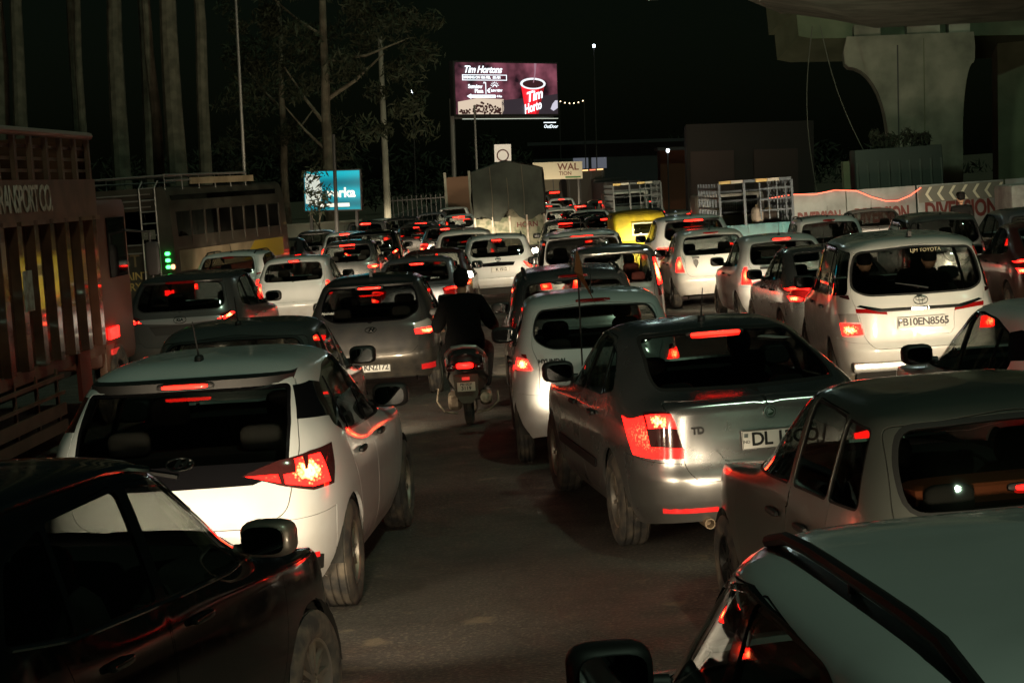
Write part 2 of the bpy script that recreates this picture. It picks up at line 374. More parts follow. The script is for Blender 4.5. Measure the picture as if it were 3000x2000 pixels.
def cut(surf, regs, grid=.08):
    """regs: list of dict(name, poly (view outline) or st, view, mat, off, kind 'C'|'S', shell, hole). Later wins. Returns {name: [meshes]}"""
    V = []; E = []; FC = []; cp = []
    for r in regs:
        st = []
        if 'stp' in r: st = np.array(dens(r['stp'], grid))
        elif 'mix' in r:                                        # list of (view, a, b)
            pts = r['mix']; st = np.concatenate([surf.inv([(p[1], p[2])], p[0]) for p in pts])
            st = np.array(dens([tuple(p) for p in st], .06))
        else:
            st = surf.inv(dens(r['poly'], r.get('step', grid * .8)), r['view'])
        keep = [0]
        for i in range(1, len(st)):
            if np.abs(st[i] - st[keep[-1]]).sum() > 1e-3: keep.append(i)
        if np.abs(st[keep[0]] - st[keep[-1]]).sum() < 1e-3 and len(keep) > 1: keep.pop()
        st = st[keep]
        if (np.roll(st[:, 0], 1) * st[:, 1] - st[:, 0] * np.roll(st[:, 1], 1)).sum() < 0: st = st[::-1]
        r['st'] = st; i0 = len(V); V += [tuple(p) for p in st]; FC.append(list(range(i0, i0 + len(st)))); cp.append(st)
    cp = np.concatenate(cp) if cp else np.zeros((0, 2))
    ns, ntt = int(surf.SM / grid), int(surf.TM / (grid * .85))
    gs, gt = np.meshgrid(np.linspace(0, surf.SM, ns + 1), np.linspace(0, surf.TM, ntt + 1)); g = np.stack([gs.ravel(), gt.ravel()], -1)
    if len(cp):
        edge = (g[:, 0] < 1e-6) | (g[:, 0] > surf.SM - 1e-6) | (g[:, 1] < 1e-6) | (g[:, 1] > surf.TM - 1e-6)
        d = np.full(len(g), 9.)
        for k in range(0, len(cp), 400): d = np.minimum(d, np.sqrt(((g[:, None] - cp[None, k:k + 400]) ** 2).sum(-1)).min(1))
        g = g[edge | (d > grid * .35)]
    V += [tuple(p) for p in g]
    ov, oe, of, _, _, orf = geometry.delaunay_2d_cdt([Vector(p) for p in V], E, FC, 0, 1e-6, True)
    ST = np.array([tuple(v) for v in ov]); ST[:, 0] = np.clip(ST[:, 0], 0, surf.SM); ST[:, 1] = np.clip(ST[:, 1], 0, surf.TM)
    PT = surf.P(ST[:, 0], ST[:, 1]); NM = surf.N(ST[:, 0], ST[:, 1])
    lab = [max(o) if o else -1 for o in orf]
    for ri, r in enumerate(regs):                             # a panel stays one piece: slivers cut off by other outlines go back to the body
        if r.get('hole') or not r.get('shell'): continue
        fs = [k for k in range(len(of)) if lab[k] == ri]
        if not fs: continue
        par = {k: k for k in fs}; own = {}
        def root(k):
            while par[k] != k: par[k] = par[par[k]]; k = par[k]
            return k
        for k in fs:
            for v in of[k]:
                if v in own: par[root(k)] = root(own[v])
                else: own[v] = k
        comp = {}
        for k in fs: comp.setdefault(root(k), []).append(k)
        if len(comp) > 1:
            big = max(comp.values(), key=len)
            for c in comp.values():
                if c is not big:
                    for k in c: lab[k] = -1
    out = {}
    for ri in range(-1, len(regs)):
        r = regs[ri] if ri >= 0 else dict(name='body', mat=None, kind='C', shell=.02, off=0)
        if r.get('hole'): continue
        fi = [of[k] for k in range(len(of)) if lab[k] == ri]
        if not fi: continue
        ids = sorted({v for f in fi for v in f}); mp = {v: i for i, v in enumerate(ids)}; ids = np.array(ids)
        nn = NM[ids]; pp = PT[ids] + nn * r.get('off', 0); tri = np.array([[mp[v] for v in f] for f in fi])
        c = np.cross(pp[tri[:, 1]] - pp[tri[:, 0]], pp[tri[:, 2]] - pp[tri[:, 0]]); fl = (c * nn[tri[:, 0]]).sum(1) < 0
        tri[fl] = tri[fl][:, ::-1]; ar = np.linalg.norm(c, axis=1); tri = tri[ar > 1e-9]
        ed = {}
        for a, b, cc in tri:
            for e in ((a, b), (b, cc), (cc, a)): ed[tuple(sorted(e))] = ed.get(tuple(sorted(e)), 0) + (1 if True else 0)
        bound = []
        for a, b, cc in tri:
            for e in ((a, b), (b, cc), (cc, a)):
                if ed[tuple(sorted(e))] == 1 and not (pp[e[0]][0] < 1e-3 and pp[e[1]][0] < 1e-3): bound.append(e)
        def make(sgn):
            Q = pp * np.array([sgn, 1, 1]); M = nn * np.array([sgn, 1, 1]); Tt = tri if sgn > 0 else tri[:, ::-1]
            vs_ = [Q]; F = [tuple(t) for t in Tt]; LN = [M[v] for t in Tt for v in t]; FM = [0] * len(F)
            sh = r.get('shell', 0)
            if sh:
                n0 = len(Q); vs_.append(Q - M * sh); F2 = [tuple(int(v) + n0 for v in t[::-1]) for t in Tt]; F += F2; LN += [-M[v] for t in Tt for v in t[::-1]]; FM += [1] * len(F2)
                for a, b in bound:
                    q = (b, a, a + n0, b + n0) if sgn > 0 else (a, b, b + n0, a + n0)
                    A = np.concatenate(vs_); e1 = A[q[1]] - A[q[0]]; e2 = A[q[3]] - A[q[0]]; fn = np.cross(e1, e2); l = np.linalg.norm(fn)
                    if l < 1e-12: continue
                    F.append(tuple(int(v) for v in q)); LN += [fn / l] * 4; FM.append(r.get('rimslot', 0))
            return np.concatenate(vs_), F, LN, FM
        mats = [r['mat'] or P_WHITE] + ([r.get('inner') or TRIM] if r.get('shell') else [])
        if r['kind'] == 'C':
            a = make(1); b = make(-1); n0 = len(a[0])
            me = mesh_from(r['name'], np.concatenate([a[0], b[0]]), a[1] + [tuple(v + n0 for v in f) for f in b[1]], a[2] + b[2], mats, a[3] + b[3])
            out.setdefault(r['name'], []).append((me, r, 0))
        else:
            for sg in (1, -1):
                a = make(sg); out.setdefault(r['name'], []).append((mesh_from(r['name'], *a[:3], mats, a[3]), r, sg))
    return out

# ---- shared sub-assemblies
def tyre_mesh(r, w, name='wheel'):
    h = w / 2; p = [(-h * .8, r * .60), (-h, r * .68), (-h * 1.02, r * .80), (-h * .93, r * .93), (-h * .80, r * .985)]
    gr = [-.52, -.18, .18, .52]
    for g in gr:
        x = g * h * 1.5 * .9
        p += [(x - .007, r), (x - .0045, r - .010), (x + .0045, r - .010), (x + .007, r)]
    p += [(h * .80, r * .985), (h * .93, r * .93), (h * 1.02, r * .80), (h, r * .68), (h * .8, r * .60)]
    return MB().lathe(p, 40).mesh(name, TYRE, 40)
def rim_mesh(r, w, nsp, m, steel=False):
    b = MB(); h = w / 2
    b.lathe([(h * .80, r * .615), (h * .86, r * .60), (h * .80, r * .565), (h * .2, r * .54), (-h * .75, r * .56), (-h * .8, r * .61)], 36)
    b.lathe([(h * .62, .0), (h * .66, r * .08), (h * .60, r * .14), (h * .3, r * .16)], 18)
    for k in range(nsp):
        a = 2 * math.pi * k / nsp; Mx = Matrix.Rotation(a, 3, 'X')
        ww = r * (.15 if nsp < 8 else .085)
        b.box(Mx @ Vector((h * .58, 0, r * .34)), (h * .26, ww, r * .46), Mx, taper=.75)
    b.lathe([(-h * .1, .0), (-h * .1, r * .55)], 20)
    return b.mesh('rim', m, 35)
_W = {}
def wheel_meshes(r, w, style):
    k = (round(r, 3), round(w, 3), style)
    if k not in _W:
        _W[k] = (tyre_mesh(r, w), rim_mesh(r, w, {'alloy': 10, 'five': 5, 'steel': 7}[style], RIM if style != 'steel' else RIMD))
    return _W[k]
def seat_meshes(m):
    b = MB(); b.blob((0, .05, .30), (.50, .52, .20), .45)
    Mt = Matrix.Rotation(R(-14), 3, 'X').to_4x4().to_3x3()
    b.blob((0, -.26, .62), (.48, .16, .66), .5, M=Matrix.Rotation(R(14), 3, 'X')); b.blob((0, -.36, 1.02), (.26, .10, .19), .55, M=Matrix.Rotation(R(10), 3, 'X'))
    b.tube([(-.06, -.34, .9), (-.06, -.36, 1.0)], .008, 6); b.tube([(.06, -.34, .9), (.06, -.36, 1.0)], .008, 6)
    f = b.mesh('front_seat', m, 50)
    b = MB(); b.blob((0, .05, .30), (1.25, .5, .2), .3); b.blob((0, -.24, .58), (1.26, .16, .58), .3, M=Matrix.Rotation(R(16), 3, 'X'))
    for x in (-.38, .38): b.blob((x, -.34, .92), (.25, .09, .15), .55)
    return f, b.mesh('rear_seat', m, 50)
SEATS = {'dark': seat_meshes(SEATM), 'beige': seat_meshes(SEATB), 'red': seat_meshes(SEATR)}
def wheel_ring_mesh():
    b = MB(); n = 24; pts = [(.18 * math.cos(2 * math.pi * k / n), 0, .18 * math.sin(2 * math.pi * k / n)) for k in range(n + 1)]
    b.tube(pts, .014, 6, cap=False); b.blob((0, .01, 0), (.13, .05, .10), .6)
    for a in (200, 340, 270): b.tube([(0, 0, 0), (.175 * math.cos(R(a)), 0, .175 * math.sin(R(a)))], .012, 6)
    return b.mesh('steering_wheel', TRIM, 40)
STEER = wheel_ring_mesh()
def mirror_meshes():
    b = MB(); b.blob((.12, .02, .0), (.25, .15, .165), .55, 18); b.tube([(-.05, .03, -.06), (.05, .03, -.05)], [.032, .028], 8)
    h = b.mesh('door_mirror', BLACKP, 50)
    g = MB(); pts = [(.12 + .098 * math.copysign(abs(math.cos(a)) ** .6, math.cos(a)), .062 * math.copysign(abs(math.sin(a)) ** .6, math.sin(a))) for a in [2 * math.pi * k / 20 for k in range(20)]]
    g.prism(pts, -.062, -.045, 'Y'); return h, g.mesh('mirror_glass', MIRROR, False)
MIRR = mirror_meshes()
def mirrored(me):
    k = me.name + '_m'
    if k not in _W:
        c = me.copy(); c.name = me.name
        bm = bmesh.new(); bm.from_mesh(c)
        for v in bm.verts: v.co.x = -v.co.x
        bmesh.ops.reverse_faces(bm, faces=bm.faces); bm.to_mesh(c); bm.free(); _W[k] = c
    return _W[k]
HANDLE = MB().blob((0, 0, 0), (.035, .20, .035), .5).mesh('handle', None, 50)
def antenna_mesh():
    b = MB(); b.blob((0, 0, .012), (.05, .09, .05), .7); b.tube([(0, .0, .02), (0, -.05, .13), (0, -.10, .24)], [.006, .005, .003], 6); return b.mesh('antenna', BLACKP, 50)
ANT = antenna_mesh()
FIN = MB().prism([(-.09, 0), (.07, 0), (-.05, .065), (-.09, .06)], -.018, .018, 'X').mesh('antenna', BLACKP, False)
SPOT = {}
def spot(en, ang=78):
    if en not in SPOT:
        d = bpy.data.lights.new('headlight_beam', 'SPOT'); d.energy = en; d.color = (1, .80, .54); d.spot_size = R(100); d.spot_blend = 1.0; d.shadow_soft_size = .09; SPOT[en] = d
    return SPOT[en]

class Model:
    def __init__(s, name, surf, ro, wb, rw, tw, regs, grid=.08, rims='alloy', lining=True, arch=1.13, seats='dark', mz=None, my=None, hz=.66):
        s.name = name; s.surf = surf; s.ro, s.wb, s.rw, s.tw, s.rims, s.seats = ro, wb, rw, tw, rims, seats; s.hz = hz
        s.mz = mz; s.my = my
        L, W = surf.L, surf.W; base = []
        for yc in (ro, ro + wb):
            ra = rw * arch; c = [(yc + ra * math.cos(a), rw + .005 + ra * math.sin(a)) for a in [math.pi * k / 18 for k in range(19)]]
            lo = [(yc - ra, .0), ]; c = c + [(yc - ra, .1), (yc + ra, .1)]
            c = [(y, max(z, .235)) for y, z in c]
            lip = [(yc + (y - yc) * 1.06, rw + (z - rw) * 1.06 if z > .3 else z) for y, z in c]
            base.append(dict(name='wheel_arch_hole', poly=c, view='s', hole=True, step=.04))
        for r in regs:                                         # doors end at the windscreen pillar
            if r['name'] in ('door', 'door_seam'): r['poly'] = [(min(y, surf.lv[5][1] - .10 + (0 if r['name'] == 'door' else .0045)) if z > .80 else y, z) for y, z in r['poly']]
        l5, l7 = surf.lv[5], surf.lv[7]; z5, z7 = l5[5][4], l7[5][4]
        base.append(dict(name='windscreen', poly=[(0, z5 + .05), (l5[2] * .66, z5 + .06), (l5[2] * .80, z5 + .12), (l7[2] * .84, z7 - .05), (0, z7 - .035)], view='f', mat=GLASS, kind='C', off=-.002))
        s.parts = cut(surf, regs + base, grid)
        b = MB(); b.box((0, L / 2 + .12, .31), (W * .72, L - 1.0, .18)); b.box((0, L / 2, .42), (W * .80, L - 2.2 * (ro + rw * .2), .10)); s.under = b.mesh('underbody', UNDER, False)
        b = MB(); ra = rw * arch * 1.02
        prof = [(ra * math.cos(a), ra * math.sin(a)) for a in [math.pi * k / 14 for k in range(15)]]
        for i in range(14):
            (y0, z0), (y1, z1) = prof[i], prof[i + 1]
            b.add([(W / 2 * .955, y0, z0), (W / 2 * .955, y1, z1), (W / 2 - .34, y1, z1), (W / 2 - .34, y0, z0)], [(0, 1, 2, 3)])
        b.add([(W / 2 - .34, 0, -rw * .5)] + [(W / 2 - .34, y, z) for y, z in prof] , [(0, i + 1, i + 2) for i in range(14)])
        s.liner = b.mesh('wheel_arch_liner', UNDER, False)
        b = MB(); zc = surf.lv[5][5][4]; yc = surf.lv[5][1]
        b.blob((0, yc - .28, zc - .16), (W * .78, .55, .30), .35); s.dash = b.mesh('dashboard', TRIM, 50)
        s.extra = []                                   # functions run for every car of this model

CARS = []
def set_beams():
    """lamps are dipped to the gap in front: a car close to the next one throws less light on it"""
    for t, X, Y, yaw, L, k in CARS:
        fx, fy = X - math.sin(R(yaw)) * L, Y + math.cos(R(yaw)) * L; gap = 14.
        for t2, X2, Y2, *_ in CARS:
            if t2 is not t and abs(X2 - fx) < 1.5 and Y2 > Y + 1.5: gap = min(gap, max(.25, Y2 - fy))
        e = round(min(380, max(18, 78 * gap ** 1.5)) * k / 10) * 10 + 6
        for c in t.children:
            if c.type == 'LIGHT': c.data = spot(e)
def build_car(md, name, label, X, Y, yaw, paintm, sc=1.0, group='cars waiting in the jam', lights=True, lit=True, beam=1.0, rails=None, ant='whip', extras=(), swap=None, cat='car', seats=None, mirrors=True, rim=None, cabin=True, dark_glass=False, mirror_mat=None):
    t = thing(name, label, cat, X, Y, yaw, group, sc=sc)
    sf = md.surf; L, W, H = sf.L, sf.W, sf.H; swap = swap or {}; byname = {}
    for nm, lst in md.parts.items():
        for me, r, sg in lst:
            m = swap.get(nm) or (paintm if r['mat'] is None else r['mat'])
            if dark_glass and m is GLASS: m = GLASSD
            if not lit and m in (LIT, LITB, LED): m = REDLENS
            o = obj(nm, me, m, t); byname.setdefault(nm, []).append(o)
    ty, ri = wheel_meshes(md.rw, md.tw, rim or md.rims)
    for yc in (md.ro, md.ro + md.wb):
        for sg in (1, -1):
            w = obj('wheel', ty, None, t, loc=(sg * (W / 2 - md.tw / 2 - .012), yc, md.rw), rot=(random.uniform(0, 6), 0, 0 if sg > 0 else math.pi)); obj('rim', ri, None, w)
            ln = obj('wheel_arch_liner', md.liner, None, t, loc=(0, yc, md.rw + .005)) if sg > 0 else obj('wheel_arch_liner', mirrored(md.liner), None, t, loc=(0, yc, md.rw + .005))
    obj('underbody', md.under, None, t)
    cy_ = sf.lv[5][1]; zs_ = (H - 1.5) * .75 + .0
    if cabin:
        fs, rs = SEATS[seats or md.seats]; obj('dashboard', md.dash, None, t)
        for x in (-1, 1): obj('front_seat', fs, None, t, loc=(x * W * .21, cy_ - 1.0, .10 + zs_))
        obj('rear_seat', rs, None, t, loc=(0, cy_ - 1.95, .12 + zs_)).scale = (W / 1.72, 1, 1)
        obj('steering_wheel', STEER, None, t, loc=(W * .21, cy_ - .58, .80 + zs_ * .5), rot=(R(-22), 0, 0))
    if mirrors:
        zb = sf.lv[5][5][2]; my = md.my or cy_ - .28; mz = md.mz or zb + .06
        for sg in (1, -1):
            p, _ = sf.at('s', my, zb)
            mo = obj('door_mirror', MIRR[0] if sg > 0 else mirrored(MIRR[0]), mirror_mat or BLACKP, t, loc=(sg * (p.x + .02), my, mz)); obj('mirror_glass', MIRR[1] if sg > 0 else mirrored(MIRR[1]), None, mo)
    if ant:
        yy = sf.lv[7][0] + .25; p, _ = sf.at('t', .002, yy); obj('antenna', ANT if ant == 'whip' else FIN, None, t, loc=(0, yy, p.z - .003))
    if rails:
        for sg in (1, -1):
            b = MB(); y0, y1 = sf.lv[7][0] + .12, sf.lv[7][1] - .15; pts = []
            for k in range(9):
                y = y0 + (y1 - y0) * k / 8; p, _ = sf.at('t', W / 2 * rails[0], y); pts.append((sg * p.x, y, p.z + (.012 if k in (0, 8) else rails[1])))
            b.tube(pts, .017, 8); b.tube([pts[4], (pts[4][0], pts[4][1], pts[4][2] - rails[1])], .014, 6); b.build('roof_rail', rails[2], t)
    CARS.append((t, X, Y, yaw, L * sc, beam))
    if lights:
        for sg in (1, -1):
            z = min(.60, md.hz - .06); h = obj('headlight', HLM, None, t, loc=(sg * W * .33, L - .27, z))
            lo = bpy.data.objects.new('headlight_beam', spot(100)); COL.objects.link(lo); lo.parent = t; lo.location = (sg * W * .36, L + .06, md.hz); lo.rotation_euler = (R(90 - 1.5), 0, R(-sg * 1.5))
    for fn in list(md.extra) + list(extras): fn(t, md)
    return t
HLM = MB().blob((0, 0, 0), (.26, .16, .12), .6).mesh('headlight', HEADL, 50)
# ------------------------------------------------------------------ car models
def ip(line, y): return float(np.interp(y, [p[0] for p in line], [p[1] for p in line]))
def band_windows(belt, top, splits, names, black=True, g=.014):
    """belt/top: polylines in the side view, rear to front; splits: (y at belt, y at top, half width)"""
    rg = []; bandp = belt + top[::-1]
    if black: rg.append(dict(name='window_surround', poly=grow(rnd(bandp, .05), g), view='s', mat=GLOSSB, kind='S', off=.001, shell=.02))
    cutl = [(belt[0][0], top[0][0], 0)] + splits + [(belt[-1][0], top[-1][0], 0)]
    for i in range(len(cutl) - 1):
        a, b = cutl[i], cutl[i + 1]; l0, l1, u0, u1 = a[0] + a[2], b[0] - b[2], a[1] + a[2], b[1] - b[2]
        lo = [(l0, ip(belt, l0))] + [p for p in belt if l0 + .02 < p[0] < l1 - .02] + [(l1, ip(belt, l1))]
        up = [(u0, ip(top, u0))] + [p for p in top if u0 + .02 < p[0] < u1 - .02] + [(u1, ip(top, u1))]
        pl = rnd(lo + up[::-1], .035)
        if not black: rg.append(dict(name='window_gasket', poly=grow(pl, g), view='s', mat=RUBBER, kind='S', off=-.002, shell=.015))
        rg.append(dict(name=names[i], poly=pl, view='s', mat=GLASS, kind='S', off=-.004))
    return rg
def door(poly):
    p = rnd(poly, .06)
    return [dict(name='door_seam', poly=grow(p, .0045), view='s', mat=RUBBER, kind='S', off=-.010), dict(name='door', poly=p, view='s', mat=None, kind='S', off=0, shell=.02)]
def rearglass(poly, gm=.018, mat_=None, gmat=None, gname='rear_window_gasket', r=.05):
    p = half(rnd([(-poly[0][0] - .2, poly[0][1])] + poly[1:-1] + [(-.2, poly[-1][1])], r)) if False else half(rnd_half(poly, r))
    return [dict(name=gname, poly=half(grow_half(p, gm)), view='r', mat=gmat or RUBBER, kind='C', off=-.001, shell=.012), dict(name='rear_window', poly=p, view='r', mat=mat_ or GLASS, kind='C', off=-.003)]
def full(poly): return poly + [(-x, z) for x, z in poly[::-1] if x > 1e-6]
def clip_half(p):
    out = []; n = len(p)
    for i in range(n):
        a, b = p[i], p[(i + 1) % n]
        if a[0] >= 0: out.append(a)
        if (a[0] >= 0) != (b[0] >= 0):
            u = a[0] / (a[0] - b[0]); out.append((0.0, a[1] + (b[1] - a[1]) * u))
    return out
def rnd_half(poly, r): return clip_half(rnd(full(poly), r))
def grow_half(p, d): return clip_half(grow(full(p), d))
def tailgate(poly, r=.08, name='tailgate'):
    p = rnd_half(poly, r)
    return [dict(name=name + '_seam', poly=half(grow_half(p, .005)), view='r', mat=RUBBER, kind='C', off=-.010), dict(name=name, poly=p, view='r', mat=None, kind='C', off=0, shell=.02)]
def bumper(sf, z_t, y_end, name='rear_bumper', m=None):
    """whole lower rear wrap up to ring height z_t (in ring units) and forward to y_end on the side"""
    st = sf.inv([(y_end, .45)], 's')[0]; S1 = float(st[0]); T1 = z_t * TS
    return [dict(name=name + '_seam', stp=[(0, 0), (S1, 0), (S1, T1 + .006), (0, T1 + .006)], mat=RUBBER, kind='C', off=-.008),
            dict(name=name, stp=[(0, .0), (S1 - .006, .0), (S1 - .006, T1), (0, T1)], mat=m, kind='C', off=0, shell=.02)]
def lamp(mix, m=None, name='tail_light', off=.004, shell=.02): return dict(name=name, mix=mix, mat=m or REDLENS, kind='S', off=off, shell=shell, inner=BLACKP)
def rear_panel(poly, name, m, off=-.006, kind_='S', r=.0, **k): return dict(name=name, poly=rnd(poly, r) if r else poly, view='r', mat=m, kind=kind_, off=off, **k)

# ---- bits fixed to single cars or to every car of a model
def plate(txt, x, z, w=.50, h=.12, lines=None, m=None, size=None, out=.02, dy=None, bold=.0028, align='CENTER'):
    def fn(t, md):
        p, n = md.surf.at('r', max(abs(x), .001), z, out); p.x = x
        if dy is not None: p.y = dy
        b = MB().box((0, 0, 0), (w, h, .006), bev=.003); pl = b.build('number_plate', m or PLATE, t, M=face_M(p, Vector((0, -1, .05))))
        if h > .09:
            fr = MB()
            for a, c in (((0, h / 2 - .003, .0035), (w - .012, .003, .002)), ((0, -h / 2 + .003, .0035), (w - .012, .003, .002)), ((w / 2 - .004, 0, .0035), (.003, h - .012, .002)), ((-w / 2 + .004, 0, .0035), (.003, h - .012, .002))): fr.box(a, c)
            fr.build('plate_border', INK, pl, smooth=False)
        if lines:
            for tx, yy, sz in lines: obj('lettering', text_mesh(tx, sz, INK, .001, bold), None, pl, loc=(0, yy, .004))
        elif txt:
            sz = size or h * .92; obj('lettering', text_mesh(txt, sz, INK, .001, bold, 0, align, .92), None, pl, loc=(.02 if align == 'CENTER' else ((-w / 2 + .06) if align == 'LEFT' else w / 2 - .02), 0, .004))
            if w >= .45: obj('lettering', text_mesh('IND', .028, INK, .001), None, pl, loc=(-w / 2 + .028, -.012, .004)); MB().box((0, 0, 0), (.026, .026, .001)).build('hologram', mat('hologram', (.35, .37, .38), .3, .8), pl, loc=(-w / 2 + .028, .03, .004))
    return fn
def third(w=.28, z=None, x=0, h=.022, m=None, out=.03, lit=True, drop=0.):
    def fn(t, md):
        zz = z or md.surf.lv[7][5][0] - .02
        p, n = md.surf.at('r', .002, zz); p.y -= out; b = MB().blob((0, 0, 0), (w, .03, h), .35, 16)
        b2 = MB().blob((0, .012, 0), (w + .07, .035, h + .018), .4, 16); q = b2.build('high_brake_housing', REDLENS if not lit else BLACKP, t, smooth=50, loc=(x, p.y + .0, p.z - drop))
        b.build('high_brake_light', (m or LED) if lit else REDLENS, q, smooth=50, loc=(0, -.012, 0))
    return fn
def spoiler(hx, depth, z=None, m=None, drop=.0, th=.03, face=.022):
    def fn(t, md):
        sf = md.surf; zz = z or sf.lv[7][5][0] - .005; b = MB(); xs = np.linspace(-hx, hx, 17); up = []; lo = []; bk = []
        for x in xs:
            p, _ = sf.at('r', x if abs(x) > .002 else .002, zz, .002); k = 1 - .35 * (abs(x) / hx) ** 4
            up.append((x, p.y + .10, p.z + .018)); bk.append((x, p.y - depth * k, p.z - .004 - drop)); lo.append((x, p.y + .02, p.z - max(th, face + .01)))
        n = len(xs); bk2 = [(a[0], a[1] + .004, a[2] - face) for a in bk]; v = up + bk + bk2 + lo; f = []
        for i in range(n - 1):
            for r in range(3): f.append((r * n + i, r * n + i + 1, (r + 1) * n + i + 1, (r + 1) * n + i))
        f += [(0, n, 2 * n, 3 * n), (n - 1, 4 * n - 1, 3 * n - 1, 2 * n - 1)]
        b.add(v, f); b.build('spoiler', m or t['_paint'] if False else (m or bpy.data.objects[t.name].children[0].material_slots[0].material), t, smooth=40)
    return fn
def emblem(kind_, x, z, w=.13, out=.006):
    def fn(t, md):
        p, n = md.surf.at('r', max(.002, x), z, out); M = face_M(p, n)
        def ell(b, rx, ry, r, cx=0, cy=0): b.tube([(cx + rx * math.cos(2 * math.pi * k / 24), cy + ry * math.sin(2 * math.pi * k / 24), 0) for k in range(25)], r, 6, cap=False)
        b = MB()
        if kind_ == 'h': ell(b, w / 2, w / 4.0, .006)
        elif kind_ == 'three': ell(b, w / 2, w / 3, .005); ell(b, w / 3, w / 7, .004, 0, w / 9); ell(b, w / 8, w / 3, .004)
        elif kind_ == 'disc': ell(b, w / 2, w / 2, .006); ell(b, w / 3.2, w / 3.2, .004)
        elif kind_ == 'bar': ell(b, w / 2, w / 2, .006); b.box((0, 0, 0), (w * 1.15, w * .22, .01))
        elif kind_ == 'oval': ell(b, w / 2, w / 3.6, .005)
        e = b.build('emblem', CHROME, t, M=M, smooth=50)
        if kind_ == 'h': obj('lettering', text_mesh('H', w * .42, CHROME, .004, .004, .35), None, e, loc=(0, 0, .001)).scale = (1.5, 1, 1)
        if kind_ == 'oval': obj('lettering', text_mesh('KIA', w * .34, CHROME, .003, .002), None, e)
        if kind_ == 'disc': MB().lathe([(-.004, .0), (-.004, w * .36)], 20, 'Z').build('emblem_disc', mat('emblem_green', (.02, .05, .03), .3), e); MB().prism([(-.02, -.012), (.022, .0), (-.005, .022), (-.018, .012)], .0, .004, 'Z').build('emblem_arrow', CHROME, e)
    return fn
def word(txt, x, z, size, m=None, **k):
    def fn(t, md):
        p, n = md.surf.at('r', x, z, .006); lettering(txt, p, size, m or CHROME, t, n, **k)
    return fn
def handles(pos, z, m=None):
    def fn(t, md):
        pm = t.children[0].material_slots[0].material
        for y in pos:
            p, n = md.surf.at('s', y, z, .018)
            for sg in (1, -1): obj('door_handle', HANDLE, m or pm, t, loc=(p.x * sg, p.y, p.z))
    return fn
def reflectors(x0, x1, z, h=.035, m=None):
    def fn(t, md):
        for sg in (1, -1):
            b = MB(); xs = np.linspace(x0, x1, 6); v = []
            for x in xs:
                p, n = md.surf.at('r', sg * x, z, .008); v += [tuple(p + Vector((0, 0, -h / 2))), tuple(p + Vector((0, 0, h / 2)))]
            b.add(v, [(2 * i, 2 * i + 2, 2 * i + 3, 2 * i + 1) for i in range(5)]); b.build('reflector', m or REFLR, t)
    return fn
def wiper(z0, L=.45, x0=0.0):
    def fn(t, md):
        p, n = md.surf.at('r', .01, z0, .02); q, n2 = md.surf.at('r', -L if x0 == 0 else x0 - L, z0 + .07, .02); q.x = x0 + L * (-1); p.x = x0
        MB().tube([p, (p + q) / 2 + n * .012, q], [.011, .008, .006], 6).build('wiper', BLACKP, t)
    return fn
def exhaust(x, z=.27, n=1, r=.03):
    def fn(t, md):
        for k in range(n):
            MB().lathe([(.0, r * .8), (.0, r), (.18, r), (.18, .001)], 14, 'Y', c=(x + k * r * 2.4, .07, z)).lathe([(.0, r * .8), (.1, r * .8), (.1, .001)], 14, 'Y', c=(x + k * r * 2.4, .07, z)).build('exhaust_tip', mat('rusty_pipe', (.20, .15, .10), .6, .5), t)
    return fn
def mudflaps():
    def fn(t, md):
        for sg in (1, -1): MB().box((sg * (md.surf.W / 2 - md.tw / 2 - .01), md.ro - md.rw * 1.12, .25), (md.tw * 1.1, .012, .24), bev=.004).build('mud_flap', mat('mud_flap', (.09, .075, .055), .9), t)
    return fn
SEATED = []
def passenger(x, y, z, label):
    def fn(t, md): SEATED.append((t, x, y, z, label))
    return fn

MODELS = {}
# -- sharp white hatchback with black rear screen panel
sf = Surf(3.99, 1.775, 1.505, [(.15, .27), (.05, .42), (0, .55), (.02, .66), (.07, .90), (.15, 1.03), (.32, 1.25), (.56, 1.425)], .97, zbr=1.06)
belt = [(.62, 1.10), (.85, 1.02), (1.4, .99), (2.2, .965), (2.78, .96)]; top = [(.86, 1.30), (1.2, 1.375), (1.6, 1.405), (1.95, 1.375), (2.30, 1.22)]
rg = bumper(sf, 2.75, .34) + door([(.98, .62), (1.08, .40), (1.30, .29), (1.74, .27), (1.72, 1.0), (1.74, 1.42), (1.0, 1.34), (.78, 1.06), (.90, .80)]) + door([(1.76, .27), (2.80, .28), (2.86, .62), (2.84, .97), (2.35, 1.26), (1.9, 1.41), (1.76, 1.42)])
rg += tailgate([(0, .60), (.46, .60), (.60, .68), (.63, .80), (.67, 1.0), (.635, 1.25), (.60, 1.39), (0, 1.40)], .05)
rg += rearglass([(0, .845), (.40, .845), (.60, .93), (.60, 1.15), (.575, 1.335), (0, 1.345)], .018, GLASS, GLOSSB, 'rear_black_panel', r=.02)
rg += band_windows(belt, top, [(1.02, 1.06, .012), (1.74, 1.76, .035)], ['quarter_window', 'rear_door_window', 'front_door_window'])
